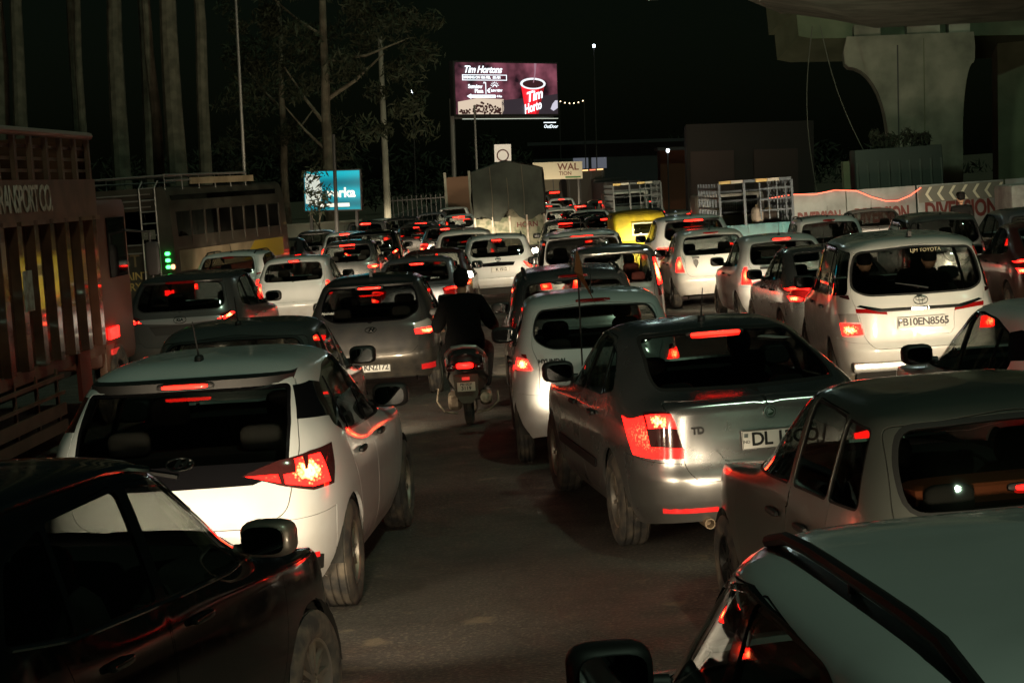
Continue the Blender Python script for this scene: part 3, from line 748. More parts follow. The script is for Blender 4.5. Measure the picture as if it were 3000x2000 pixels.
rg += [rear_panel([(0, .83), (.42, .835), (.60, .90), (.60, .955), (0, .955)], 'rear_black_garnish', GLOSSB, .002, 'C', shell=.02),
       dict(name='pillar_panel', mix=[('r', .60, 1.335), ('s', .70, 1.34), ('s', .86, 1.315), ('s', .68, 1.13), ('r', .645, 1.16)], mat=GLOSSB, kind='S', off=.001, shell=.015),
       lamp([('r', .36, .885), ('r', .56, .955), ('r', .72, .985), ('s', .46, 1.0), ('s', .40, .86), ('s', .34, .78), ('r', .74, .775), ('r', .58, .82)], SMOKEL),
       lamp([('r', .38, .882), ('r', .56, .885), ('r', .575, .835)], LIT, 'brake_light', .007),
       lamp([('r', .59, .880), ('r', .655, .885), ('r', .645, .955), ('r', .685, .96), ('r', .70, .895), ('r', .715, .895), ('r', .715, .962), ('r', .765, .965), ('s', .30, .80), ('r', .74, .795), ('r', .60, .828)], LITB, 'brake_light', .007)]
rg += [rear_panel([(0, .275), (.60, .285), (.74, .31), (.76, .40), (.62, .45), (.48, .40), (0, .39)], 'diffuser', BLACKP, .003, 'C', shell=.015), rear_panel([(0, .46), (.27, .46), (.31, .57), (0, .57)], 'plate_recess', None, -.015, 'C', shell=.01)]
md = Model('sharp_hatch', sf, .70, 2.58, .312, .195, rg, .07, hz=.68); MODELS['sharp'] = md
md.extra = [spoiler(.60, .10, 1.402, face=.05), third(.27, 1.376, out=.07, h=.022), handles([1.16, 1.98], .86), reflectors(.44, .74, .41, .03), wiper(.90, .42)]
RF = mat('black_insert', (.01, .01, .01), .5)
# -- silver notchback saloon
sf = Surf(4.57, 1.77, 1.46, [(.13, .27), (.03, .42), (0, .55), (.03, .66), (.05, 1.02), (.46, 1.09), (1.02, 1.29), (1.50, 1.405)], .97, cowl=1.30, wtop=2.05, zbr=1.03, roofw=.70)
belt = [(1.12, 1.06), (1.5, 1.0), (2.3, .985), (3.16, .965)]; top = [(1.50, 1.27), (1.85, 1.355), (2.25, 1.37), (2.55, 1.33), (2.75, 1.22)]
rg = bumper(sf, 3.02, .55) + door([(1.36, .62), (1.50, .40), (1.72, .29), (2.10, .27), (2.10, 1.38), (1.72, 1.37), (1.26, 1.10), (1.20, .86)]) + door([(2.12, .27), (3.12, .28), (3.20, .60), (3.20, .96), (2.80, 1.20), (2.5, 1.37), (2.12, 1.385)])
rg += tailgate([(0, .545), (.48, .545), (.55, .62), (.60, .80), (.66, 1.03), (.62, 1.045), (0, 1.05)], .03, 'boot_lid')
rg += rearglass([(0, 1.095), (.60, 1.105), (.60, 1.18), (.53, 1.375), (0, 1.395)], .018)
rg += band_windows(belt, top, [(1.46, 1.66, .015), (2.12, 2.12, .04)], ['quarter_window', 'rear_door_window', 'front_door_window'], black=True, g=.008)
rg += [lamp([('r', .64, 1.0), ('r', .76, .985), ('s', .25, .94), ('s', .28, .70), ('r', .70, .69), ('r', .555, .69), ('r', .575, .78)], SMOKEL),
       lamp([('r', .63, .985), ('r', .76, .97), ('r', .755, .89), ('r', .60, .895)], LITB, 'brake_light', .007),
       lamp([('r', .77, .965), ('r', .83, .93), ('r', .83, .71), ('r', .57, .70), ('r', .565, .765), ('r', .755, .775), ('r', .765, .88)], LIT, 'brake_light', .007),
       rear_panel([(.0, .66), (.30, .66), (.36, .74), (.385, .86), (.0, .87)], 'plate_recess', P_SILVER, -.018, 'C', shell=.01),
       dict(name='side_moulding', poly=rnd([(1.56, .47), (3.1, .48), (3.12, .55), (1.5, .54)], .02), view='s', mat=BLACKP, kind='S', off=.012, shell=.01)]
md = Model('saloon', sf, .99, 2.578, .318, .205, rg, .07, rims='alloy', hz=.66); MODELS['saloon'] = md
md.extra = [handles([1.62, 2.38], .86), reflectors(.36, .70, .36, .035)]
# -- plain older hatch with large rear screen
sf = Surf(3.69, 1.655, 1.49, [(.13, .28), (.03, .44), (0, .56), (.05, .64), (.09, .86), (.16, .99), (.31, 1.21), (.50, 1.40)], .955, wf=[.92, .985, 1, 1, .985, .955, .865, .745, .56, 0], roofw=.745, cowl=1.05, wtop=1.8, zbr=.97)
belt = [(.50, 1.0), (1.3, .985), (2.0, .965), (2.62, .955)]; top = [(.62, 1.34), (1.2, 1.385), (1.75, 1.40), (1.95, 1.36), (2.24, 1.20)]
rg = bumper(sf, 2.9, .36) + door([(.92, .60), (1.02, .40), (1.22, .29), (1.52, .27), (1.52, 1.41), (.90, 1.385), (.84, 1.0)]) + door([(1.54, .27), (2.56, .28), (2.62, .60), (2.66, .95), (2.24, 1.24), (1.95, 1.385), (1.54, 1.41)])
rg += tailgate([(0, .58), (.60, .58), (.64, .75), (.66, 1.0), (.60, 1.36), (0, 1.40)], .05)
rg += rearglass([(0, 1.01), (.60, 1.01), (.595, 1.2), (.535, 1.355), (0, 1.37)], .022, r=.10)
rg += band_windows(belt, top, [(.90, .92, .02), (1.53, 1.54, .045)], ['quarter_window', 'rear_door_window', 'front_door_window'], black=False, g=.012)
rg += [lamp([('r', .66, .95), ('r', .77, .95), ('s', .26, .93), ('s', .24, .62), ('r', .74, .60), ('r', .66, .62)], REDLENS), lamp([('r', .67, .90), ('r', .77, .90), ('r', .77, .72), ('r', .67, .72)], LIT, 'brake_light', .007)]
md = Model('old_hatch', sf, .62, 2.40, .285, .17, rg, .075, rims='steel', hz=.50); MODELS['old'] = md
md.extra = [handles([1.22, 1.85], .80, BLACKP)]
# -- tall people carrier
sf = Surf(4.58, 1.77, 1.76, [(.12, .36), (.03, .46), (0, .58), (.04, .68), (.06, 1.0), (.12, 1.15), (.22, 1.40), (.38, 1.655)], 1.10, cowl=1.0, wtop=1.75, zbr=1.14, wf=[.90, .97, .995, 1.0, .99, .96, .895, .79, .60, 0], roofw=.79, side=[.25, .42, .58, .74, .92, 1.10, 1.38, 1.66, 1.725, 1.76])
belt = [(.32, 1.18), (1.2, 1.14), (2.4, 1.11), (3.36, 1.09)]; top = [(.50, 1.60), (1.3, 1.645), (2.3, 1.65), (2.75, 1.56), (3.0, 1.42)]
rg = bumper(sf, 2.85, .45) + door([(1.32, .66), (1.46, .42), (1.66, .32), (2.16, .30), (2.16, 1.66), (1.2, 1.655), (1.18, 1.0)]) + door([(2.18, .30), (3.22, .31), (3.34, .62), (3.38, 1.08), (2.98, 1.46), (2.7, 1.62), (2.18, 1.66)])
rg += tailgate([(0, .60), (.50, .60), (.60, .72), (.64, .95), (.70, 1.15), (.655, 1.60), (0, 1.665)], .07)
rg += rearglass([(0, 1.16), (.55, 1.17), (.685, 1.24), (.66, 1.45), (.605, 1.60), (0, 1.635)], .02, r=.07)
rg += band_windows(belt, top, [(1.22, 1.24, .05), (2.18, 2.18, .045)], ['quarter_window', 'rear_door_window', 'front_door_window'])
rg += [lamp([('r', .72, 1.17), ('r', .80, 1.15), ('s', .22, 1.12), ('s', .24, .74), ('r', .74, .73), ('r', .60, .745), ('r', .635, .90)], SMOKEL),
       lamp([('r', .66, .98), ('r', .82, .97), ('r', .81, .885), ('r', .64, .885)], CLEARL, 'reverse_light', .007),
       lamp([('r', .635, .87), ('r', .815, .87), ('r', .80, .745), ('r', .61, .755)], LITB, 'brake_light', .007),
       lamp([('r', .36, 1.0), ('r', .67, 1.03), ('r', .665, .985), ('r', .35, .955)], REDLENS, 'lamp_garnish', .006),
       rear_panel([(.0, .985), (.42, .985), (.66, 1.05), (.62, 1.065), (.40, 1.02), (.0, 1.02)], 'chrome_garnish', CHROME, .006, 'C', shell=.015),
       rear_panel([(0, .72), (.30, .72), (.34, .77), (.35, .96), (0, .96)], 'plate_recess', P_CREAM, -.02, 'C', shell=.01)]
md = Model('people_carrier', sf, .98, 2.75, .325, .205, rg, .075, hz=.78); MODELS['carrier'] = md
md.extra = [handles([1.55, 2.44], .98)]
# -- small rounded hatch
sf = Surf(3.58, 1.60, 1.54, [(.13, .28), (.04, .44), (0, .56), (.03, .68), (.06, .92), (.12, 1.05), (.27, 1.27), (.47, 1.46)], 1.0, cowl=1.0, wtop=1.72, zbr=1.05, wf=[.91, .98, 1, 1, .985, .945, .87, .755, .57, 0], roofw=.755)
belt = [(.55, 1.10), (1.0, 1.04), (1.8, 1.0), (2.58, .985)]; top = [(.66, 1.33), (1.05, 1.41), (1.6, 1.44), (1.95, 1.36), (2.18, 1.22)]
rg = bumper(sf, 2.9, .34) + door([(.90, .62), (1.0, .42), (1.18, .30), (1.50, .28), (1.50, 1.45), (.95, 1.42), (.80, 1.05)]) + door([(1.52, .28), (2.52, .29), (2.60, .60), (2.62, .98), (2.18, 1.25), (1.92, 1.40), (1.52, 1.45)])
rg += tailgate([(0, .60), (.48, .60), (.56, .70), (.54, .95), (.60, 1.08), (.56, 1.40), (0, 1.455)], .06)
rg += rearglass([(0, 1.065), (.44, 1.075), (.575, 1.16), (.555, 1.30), (.50, 1.40), (0, 1.42)], .012, r=.08)
rg += band_windows(belt, top, [(.92, .98, .02), (1.52, 1.53, .04)], ['quarter_window', 'rear_door_window', 'front_door_window'])
rg += [lamp([('r', .655, 1.03), ('r', .70, 1.03), ('s', .17, .98), ('s', .24, .80), ('r', .72, .70), ('r', .60, .70), ('r', .56, .76), ('r', .60, .88)], REDLENS),
       lamp([('r', .65, .985), ('r', .73, .99), ('r', .755, .90), ('r', .61, .895)], LITB, 'brake_light', .007)]
md = Model('round_hatch', sf, .60, 2.38, .285, .165, rg, .075, rims='steel', hz=.66); MODELS['round'] = md
md.extra = [handles([1.12, 1.78], .87)]
# -- compact hatch with swept upright lamps
sf = Surf(3.80, 1.69, 1.53, [(.13, .28), (.04, .44), (0, .56), (.04, .68), (.08, .92), (.14, 1.04), (.30, 1.26), (.52, 1.445)], .985, cowl=1.05, wtop=1.8, zbr=1.03, wf=[.91, .98, 1, 1, .985, .94, .85, .73, .55, 0], roofw=.73)
belt = [(.62, 1.06), (1.1, 1.02), (1.9, .99), (2.72, .975)]; top = [(.80, 1.30), (1.15, 1.39), (1.7, 1.425), (2.05, 1.36), (2.30, 1.21)]
rg = bumper(sf, 3.05, .34) + door([(.94, .62), (1.04, .42), (1.24, .30), (1.60, .28), (1.60, 1.44), (1.02, 1.40), (.84, 1.04)]) + door([(1.62, .28), (2.64, .29), (2.72, .60), (2.76, .97), (2.3, 1.24), (2.0, 1.40), (1.62, 1.44)])
rg += tailgate([(0, .64), (.50, .64), (.58, .74), (.58, .95), (.64, 1.08), (.57, 1.40), (0, 1.44)], .06)
rg += rearglass([(0, 1.055), (.56, 1.065), (.585, 1.14), (.565, 1.27), (.52, 1.385), (0, 1.41)], .014, r=.06)
rg += band_windows(belt, top, [(.98, 1.06, .02), (1.62, 1.63, .04)], ['quarter_window', 'rear_door_window', 'front_door_window'])
rg += [lamp([('r', .66, 1.04), ('r', .735, 1.04), ('s', .22, .98), ('s', .28, .78), ('r', .76, .725), ('r', .60, .725), ('r', .63, .85)], CLEARL),
       lamp([('r', .66, 1.02), ('r', .70, 1.02), ('r', .765, .74), ('r', .61, .74), ('r', .64, .86)], LIT, 'brake_light', .007)]
md = Model('swept_hatch', sf, .64, 2.42, .295, .175, rg, .08, rims='steel', hz=.66); MODELS['swept'] = md
md.extra = [handles([1.16, 1.88], .86)]
# -- dark rounded hatch with low plate
sf = Surf(3.81, 1.68, 1.52, [(.14, .28), (.05, .42), (0, .54), (.02, .66), (.08, .90), (.16, 1.01), (.34, 1.24), (.60, 1.43)], .98, cowl=1.05, wtop=1.8, zbr=1.04, roofw=.71)
rg = bumper(sf, 2.55, .34) + door([(.94, .62), (1.04, .42), (1.24, .30), (1.60, .28), (1.60, 1.42), (1.05, 1.38), (.84, 1.04)]) + door([(1.62, .28), (2.64, .29), (2.72, .60), (2.76, .97), (2.3, 1.22), (2.0, 1.38), (1.62, 1.42)])
rg += tailgate([(0, .56), (.50, .57), (.60, .68), (.60, .90), (.64, 1.05), (.57, 1.37), (0, 1.42)], .06)
rg += rearglass([(0, .985), (.44, .99), (.60, 1.08), (.575, 1.25), (.52, 1.37), (0, 1.395)], .016, GLASS, GLOSSB, 'rear_black_panel', r=.07)
rg += band_windows(belt, top, [(.98, 1.06, .02), (1.62, 1.63, .04)], ['quarter_window', 'rear_door_window', 'front_door_window'])
rg += [lamp([('r', .53, .92), ('r', .70, .965), ('s', .30, .95), ('s', .32, .86), ('r', .74, .78), ('r', .56, .78)], CLEARL), lamp([('r', .545, .85), ('r', .73, .86), ('r', .79, .83), ('r', .73, .79), ('r', .56, .79)], LITB, 'brake_light', .007)]
md = Model('low_plate_hatch', sf, .66, 2.45, .300, .175, rg, .08, hz=.66); MODELS['nios'] = md
md.extra = [handles([1.16, 1.88], .86), spoiler(.54, .10, 1.41)]
# -- compact SUV
sf = Surf(4.05, 1.79, 1.63, [(.12, .40), (.03, .48), (0, .60), (.03, .72), (.06, .98), (.14, 1.11), (.28, 1.35), (.50, 1.55)], 1.06, cowl=1.02, wtop=1.75, zbr=1.12, wf=[.90, .975, 1, 1, .99, .95, .87, .755, .57, 0], roofw=.755, side=[.28, .42, .60, .76, .92, 1.06, 1.30, 1.545, 1.60, 1.63])
belt = [(.58, 1.17), (1.0, 1.11), (1.9, 1.07), (2.94, 1.045)]; top = [(.76, 1.42), (1.1, 1.50), (1.8, 1.525), (2.2, 1.46), (2.54, 1.29)]
rg = bumper(sf, 2.9, .36) + door([(1.02, .66), (1.12, .46), (1.34, .34), (1.72, .32), (1.72, 1.54), (1.05, 1.50), (.88, 1.1)]) + door([(1.74, .32), (2.82, .33), (2.92, .66), (2.96, 1.04), (2.55, 1.32), (2.15, 1.50), (1.74, 1.54)])
rg += tailgate([(0, .64), (.50, .64), (.60, .74), (.66, .95), (.68, 1.14), (.60, 1.50), (0, 1.545)], .06)
rg += rearglass([(0, 1.13), (.54, 1.135), (.63, 1.20), (.60, 1.36), (.545, 1.49), (0, 1.52)], .016, r=.06)
rg += band_windows(belt, top, [(1.04, 1.08, .02), (1.74, 1.75, .04)], ['quarter_window', 'rear_door_window', 'front_door_window'])
SUVR = rg
def suv(name, extra_regs, extra, grid=.085, rims='alloy'):
    m = Model(name, sf, .78, 2.50, .335, .205, [dict(r) for r in SUVR] + extra_regs, grid, rims=rims, hz=.75); m.extra = [handles([1.25, 2.0], .94)] + extra; MODELS[name] = m
suv('led_suv', [lamp([('r', .46, 1.02), ('r', .70, 1.09), ('s', .24, 1.10), ('s', .26, .86), ('r', .74, .86), ('r', .60, .98)], SMOKEL),
                lamp([('r', .50, 1.015), ('r', .60, 1.015), ('r', .60, .985), ('r', .50, .985)], LIT, 'brake_light', .007), lamp([('r', .61, 1.0), ('r', .72, 1.07), ('r', .76, 1.05), ('r', .64, .97)], LITB, 'brake_light', .007),
                rear_panel([(0, .94), (.50, .97), (.58, 1.0), (.58, 1.03), (0, 1.03)], 'light_bar_panel', mat('silver_garnish', (.45, .46, .48), .3, .7), .004, 'C', shell=.015),
                rear_panel([(0, .80), (.36, .80), (.44, .93), (0, .935)], 'plate_recess', BLACKP, -.02, 'C', shell=.01)], [spoiler(.57, .15, 1.535)])
suv('arrow_suv', [lamp([('r', .58, .98), ('r', .74, 1.06), ('s', .24, 1.06), ('s', .24, .82), ('r', .74, .80), ('r', .66, .86)], CLEARL), lamp([('r', .60, .975), ('r', .68, .87), ('r', .76, .82), ('r', .80, .84), ('r', .70, .92)], LIT, 'brake_light', .007),
                  rear_panel([(0, .90), (.36, .90), (.40, .98), (0, 1.0)], 'rear_garnish', GLOSSB, .006, 'C', shell=.015)], [])
suv('upright_suv', [lamp([('r', .68, 1.12), ('r', .78, 1.12), ('s', .20, 1.08), ('s', .22, .74), ('r', .76, .72), ('r', .66, .74)], REDLENS), lamp([('r', .69, .96), ('r', .80, .96), ('r', .79, .84), ('r', .68, .84)], LIT, 'brake_light', .007)], [])
suv('lshape_suv', [lamp([('r', .50, .98), ('r', .78, .98), ('s', .24, .96), ('s', .24, .74), ('r', .70, .72), ('r', .60, .86), ('r', .50, .88)], SMOKEL), lamp([('r', .46, .985), ('r', .80, .985), ('r', .80, .955), ('r', .46, .955)], LED, 'brake_light', .008), lamp([('r', .60, .86), ('r', .76, .86), ('r', .76, .83), ('r', .60, .83)], LED, 'brake_light', .008), lamp([('r', .46, .95), ('r', .50, .95), ('r', .50, .87), ('r', .46, .87)], LED, 'brake_light', .008)], [spoiler(.57, .15, 1.535)])
# -- silver people mover with boomerang lamps
sf = Surf(4.30, 1.735, 1.69, [(.14, .36), (.04, .46), (0, .58), (.03, .70), (.06, .97), (.13, 1.10), (.29, 1.38), (.48, 1.60)], 1.05, cowl=1.0, wtop=1.8, zbr=1.10, wf=[.90, .975, 1, 1, .985, .95, .87, .76, .57, 0], roofw=.76, side=[.25, .42, .58, .74, .90, 1.05, 1.32, 1.595, 1.66, 1.69])
belt = [(.45, 1.13), (1.2, 1.10), (2.2, 1.07), (3.14, 1.05)]; top = [(.66, 1.50), (1.3, 1.57), (2.2, 1.585), (2.5, 1.52), (2.8, 1.35)]
rg = bumper(sf, 2.9, .40) + door([(1.2, .66), (1.3, .44), (1.5, .32), (2.0, .30), (2.0, 1.6), (1.2, 1.58), (1.1, 1.05)]) + door([(2.02, .30), (3.02, .31), (3.12, .62), (3.16, 1.04), (2.8, 1.36), (2.5, 1.55), (2.02, 1.6)])
rg += tailgate([(0, .62), (.50, .62), (.60, .74), (.62, .95), (.66, 1.12), (.60, 1.54), (0, 1.59)], .06)
rg += rearglass([(0, 1.12), (.54, 1.13), (.62, 1.20), (.60, 1.40), (.55, 1.53), (0, 1.56)], .014, r=.07)
rg += band_windows(belt, top, [(1.12, 1.16, .04), (2.02, 2.02, .045)], ['quarter_window', 'rear_door_window', 'front_door_window'])
rg += [lamp([('r', .46, 1.03), ('r', .68, 1.08), ('s', .22, 1.08), ('s', .24, .80), ('r', .72, .80), ('r', .62, .86), ('r', .52, .96)], CLEARL), lamp([('r', .66, .92), ('r', .77, .93), ('r', .78, .83), ('r', .68, .82)], LITB, 'brake_light', .007), lamp([('r', .55, 1.06), ('r', .70, 1.085), ('r', .78, 1.07), ('r', .78, 1.04), ('r', .62, 1.03)], REDLENS, 'lamp_red_band', .007)]
md = Model('people_mover', sf, .86, 2.74, .305, .185, rg, .085, hz=.72); MODELS['mover'] = md; md.extra = [handles([1.45, 2.28], .94)]
# -- tall narrow hatch with lamps on the rear pillar
sf = Surf(3.60, 1.50, 1.66, [(.12, .36), (.03, .46), (0, .58), (.03, .70), (.05, .96), (.09, 1.08), (.19, 1.34), (.32, 1.58)], 1.04, cowl=.95, wtop=1.6, zbr=1.08, wf=[.91, .98, 1, 1, .99, .965, .90, .81, .62, 0], roofw=.81, side=[.25, .42, .58, .74, .90, 1.04, 1.30, 1.565, 1.63, 1.66])
belt = [(.5, 1.10), (1.0, 1.08), (1.9, 1.05), (2.6, 1.03)]; top = [(.55, 1.48), (1.0, 1.54), (1.7, 1.56), (2.0, 1.48), (2.2, 1.32)]
rg = bumper(sf, 2.9, .34) + door([(.92, .62), (1.02, .44), (1.2, .32), (1.52, .30), (1.52, 1.58), (.86, 1.55), (.82, 1.05)]) + door([(1.54, .30), (2.5, .31), (2.58, .62), (2.62, 1.02), (2.2, 1.34), (1.95, 1.52), (1.54, 1.58)])
rg += tailgate([(0, .62), (.46, .62), (.52, .72), (.55, 1.1), (.53, 1.52), (0, 1.57)], .05)
rg += rearglass([(0, 1.09), (.50, 1.09), (.525, 1.14), (.515, 1.36), (.49, 1.51), (0, 1.535)], .012, r=.05)
rg += band_windows(belt, top, [(.90, .90, .03), (1.54, 1.54, .04)], ['quarter_window', 'rear_door_window', 'front_door_window'])
rg += [lamp([('r', .555, 1.46), ('r', .61, 1.46), ('s', .14, .98), ('r', .68, .86), ('r', .60, .86), ('r', .575, 1.05)], SMOKEL), lamp([('r', .565, 1.44), ('r', .605, 1.44), ('r', .69, 1.05), ('r', .61, 1.02)], LITB, 'brake_light', .007)]
md = Model('tall_hatch', sf, .56, 2.40, .285, .165, rg, .085, rims='steel', seats='red', hz=.70); MODELS['tall'] = md; md.extra = [spoiler(.50, .10, 1.565), handles([1.15, 1.82], .92)]
# -- everyday saloon
sf = Surf(4.20, 1.70, 1.49, [(.13, .28), (.04, .43), (0, .56), (.03, .68), (.06, .98), (.42, 1.06), (.86, 1.26), (1.30, 1.42)], .98, cowl=1.15, wtop=1.9, zbr=1.04, roofw=.715)
belt = [(1.0, 1.07), (1.4, 1.02), (2.2, .99), (2.98, .975)]; top = [(1.30, 1.27), (1.65, 1.37), (2.05, 1.39), (2.35, 1.33), (2.58, 1.21)]
rg = bumper(sf, 2.9, .48) + door([(1.22, .62), (1.34, .42), (1.54, .30), (1.92, .28), (1.92, 1.41), (1.55, 1.39), (1.12, 1.1)]) + door([(1.94, .28), (2.92, .29), (3.0, .60), (3.02, .97), (2.6, 1.22), (2.3, 1.38), (1.94, 1.41)])
rg += tailgate([(0, .60), (.50, .60), (.56, .70), (.60, .92), (.64, 1.0), (0, 1.01)], .03, 'boot_lid')
rg += rearglass([(0, 1.07), (.60, 1.08), (.585, 1.18), (.53, 1.38), (0, 1.41)], .016, r=.05)
rg += band_windows(belt, top, [(1.36, 1.5, .015), (1.94, 1.94, .04)], ['quarter_window', 'rear_door_window', 'front_door_window'])
rg += [lamp([('r', .50, .96), ('r', .72, .985), ('s', .28, .95), ('s', .34, .84), ('r', .74, .74), ('r', .62, .76), ('r', .52, .86)], REDLENS), lamp([('r', .54, .94), ('r', .74, .96), ('r', .80, .93), ('r', .78, .91), ('r', .56, .91)], LIT, 'brake_light', .007), lamp([('r', .64, .80), ('r', .80, .83), ('r', .78, .76), ('r', .66, .765)], LITB, 'brake_light', .007)]
md = Model('everyday_saloon', sf, .90, 2.50, .30, .18, rg, .085, hz=.66); MODELS['sedan'] = md; md.extra = [handles([1.45, 2.2], .87)]
# ------------------------------------------------------------------ the setting
def asphalt():
    m = bpy.data.materials.new('asphalt'); m.use_nodes = True; t = m.node_tree; p = t.nodes['Principled BSDF']
    tc = t.nodes.new('ShaderNodeTexCoord'); co = tc.outputs['Object']
    def noise(sc, det, a, b, lo=0., hi=1.):
        n = t.nodes.new('ShaderNodeTexNoise'); n.inputs['Scale'].default_value = sc; n.inputs['Detail'].default_value = det; t.links.new(co, n.inputs['Vector'])
        r = t.nodes.new('ShaderNodeMapRange'); r.inputs[1].default_value = a; r.inputs[2].default_value = b; r.inputs[3].default_value = lo; r.inputs[4].default_value = hi; t.links.new(n.outputs['Fac'], r.inputs[0]); return r.outputs[0]
    def mix(f, a, b):
        x = t.nodes.new('ShaderNodeMix'); x.data_type = 'RGBA'; t.links.new(f, x.inputs[0])
        for i, c in ((6, a), (7, b)):
            if isinstance(c, tuple): x.inputs[i].default_value = (*c, 1)
            else: t.links.new(c, x.inputs[i])
        return x.outputs[2]
    c = mix(noise(.5, 6, .35, .65), (.034, .033, .031), (.052, .048, .042))      # worn and dusty patches
    c = mix(noise(34, 3, .50, .72, 0, .85), c, (.15, .13, .10))                     # stone chips
    c = mix(noise(1.1, 9, .50, .78, 0, .7), c, (.016, .015, .013))               # oil and tar stains
    c = mix(noise(2.6, 9, .63, .70, 0, .6), c, (.16, .13, .09))                   # dust and grit
    vo = t.nodes.new('ShaderNodeTexVoronoi'); vo.feature = 'DISTANCE_TO_EDGE'; vo.inputs['Scale'].default_value = .55; wn = t.nodes.new('ShaderNodeTexNoise'); wn.inputs['Scale'].default_value = 1.6; wn.inputs['Detail'].default_value = 6; t.links.new(co, wn.inputs['Vector'])
    wa = t.nodes.new('ShaderNodeMix'); wa.data_type = 'RGBA'; wa.blend_type = 'ADD'; wa.inputs[0].default_value = .8; t.links.new(co, wa.inputs[6]); t.links.new(wn.outputs['Color'], wa.inputs[7]); t.links.new(wa.outputs[2], vo.inputs['Vector'])
    ck = t.nodes.new('ShaderNodeMapRange'); ck.inputs[1].default_value = .004; ck.inputs[2].default_value = .016; ck.inputs[3].default_value = .3; ck.inputs[4].default_value = 0.; t.links.new(vo.outputs['Distance'], ck.inputs[0])
    c = mix(ck.outputs[0], c, (.008, .008, .007))                                 # cracks
    t.links.new(c, p.inputs['Base Color'])
    t.links.new(noise(2.2, 5, .3, .7, .55, .9), p.inputs['Roughness'])
    n = t.nodes.new('ShaderNodeTexNoise'); n.inputs['Scale'].default_value = 40; n.inputs['Detail'].default_value = 6; t.links.new(co, n.inputs['Vector'])
    b = t.nodes.new('ShaderNodeBump'); b.inputs['Strength'].default_value = .9; b.inputs['Distance'].default_value = .02; t.links.new(n.outputs['Fac'], b.inputs['Height']); t.links.new(b.outputs[0], p.inputs['Normal'])
    return m
def sheet(name, x0, x1, y0, y1, z, m, nx=2, ny=2):
    b = MB(); v = []; f = []
    for j in range(ny + 1):
        for i in range(nx + 1): v.append((x0 + (x1 - x0) * i / nx, y0 + (y1 - y0) * j / ny, z))
    for j in range(ny):
        for i in range(nx): a = j * (nx + 1) + i; f.append((a, a + 1, a + nx + 2, a + nx + 1))
    b.add(v, f); o = b.build(name, m); o.matrix_world = GROUND.copy(); return kind(o, 'structure')
DIRT = mat('bare_earth', (.055, .045, .03), .95, noise=(.8, (.09, .075, .05), .4, .65), bump=(14, .6, .05))
CONC = mat('concrete', (.21, .21, .175), .85, noise=(.9, (.10, .105, .085), .38, .66), bump=(9, .35, .02))
CONCW = mat('stained_concrete', (.13, .14, .09), .9, noise=(.5, (.06, .07, .04), .35, .65), bump=(9, .35, .02))
STEELG = mat('galvanised', (.25, .25, .24), .5, .6); DARKST = mat('dark_steel', (.04, .04, .04), .6, .4)
BARK = mat('pale_bark', (.12, .11, .08), .9, noise=(3, (.065, .06, .042), .4, .6), bump=(12, .6, .02))
LEAF = mat('leaves', (.020, .028, .011), .8, noise=(3, (.010, .016, .006), .4, .6))
sheet('ground', -260, 260, -30, 700, -.06, DIRT)
sheet('road', -10.5, 15.2, -30, 420, 0, asphalt())
b = MB().box((-10.6, 190, .02), (.22, 440, .28)); o = b.build('kerb', CONC); o.matrix_world = GROUND.copy(); kind(o, 'structure')
b = MB().box((15.3, 190, .02), (.22, 440, .28)); o = b.build('kerb', CONC); o.matrix_world = GROUND.copy(); kind(o, 'structure')

# flyover pier with flared head, bearings, the deck it carries and the wall beyond
def pier():
    t = thing('flyover_pier', 'concrete flyover pier with curved flared head beside the dark water tank', 'pier', 14.35, 68, -8, upright=True)
    L = [(-1.25, -.3), (-1.25, 3.0)] + [(-1.25 - 1.3 * (1 - math.cos(a)), 3.0 + 2.62 * math.sin(a)) for a in [R(10 * k) for k in range(1, 10)]] + [(-2.68, 5.75), (-2.72, 6.15), (-2.6, 6.65)]
    Rr = [(1.25 + (-x - 1.25) * .3, z) for x, z in L[::-1]]
    MB().prism(L + Rr, 0, 2.0, 'Y').build('stem', CONC, t)
    for x in (-.02,): MB().box((x, -.004, 3.3), (.03, .02, 6.4)).build('formwork_joint', CONCW, t)
    MB().box((-.9, -.01, 3.9), (.05, .03, 4.8)).build('drain_pipe', DARKST, t)
    for x, w in ((-1.9, .9), (0, 1.1), (1.2, .7)): MB().box((x, 1.0, 6.85), (w, 1.5, .40)).build('bearing_block', CONC, t)
pier()
def deck():
    t = thing('flyover_deck', 'underside of the concrete flyover crossing the upper right corner', 'flyover', 9.5, 68, -17.6, upright=True)
    for nm, y0, y1 in (('near_span', -24.0, 1.2), ):
        prof = [(0, 8.25), (.0, 7.75), (1.6, 7.45), (3.0, 7.1), (8.0, 7.1), (9.5, 7.45), (11.2, 7.75), (11.2, 8.25)]
        MB().prism(prof, y0, y1, 'Y').build(nm, CONC, t)
    MB().box((-.12, -11.4, 8.5), (.2, 25.2, 1.5)).build('parapet', CONC, t)
    t2 = thing('flyover_deck', 'farther flyover span running back into the dark behind the pier', 'flyover', 10.4, 70.2, 10, upright=True); t2.matrix_world = t2.matrix_world @ Matrix.Translation((0, 0, 7)) @ Matrix.Rotation(R(-15), 4, 'X') @ Matrix.Translation((0, 0, -7))
    MB().prism([(0, 8.3), (.0, 7.0), (.5, 6.9), (9.0, 6.9), (10.2, 7.6), (10.2, 8.3)], 0, 2.6, 'Y').build('far_span', CONCW, t2); MB().box((-.12, 1.3, 8.6), (.2, 2.6, 1.3)).build('parapet', CONCW, t2)
deck()
w = thing('retaining_wall', 'tall stained concrete wall at the right edge behind the police truck', 'wall', 17.9, 72, -4, upright=True)
MB().box((8, 1, 5.5), (16, 1.2, 12)).build('wall_face', CONCW, w)
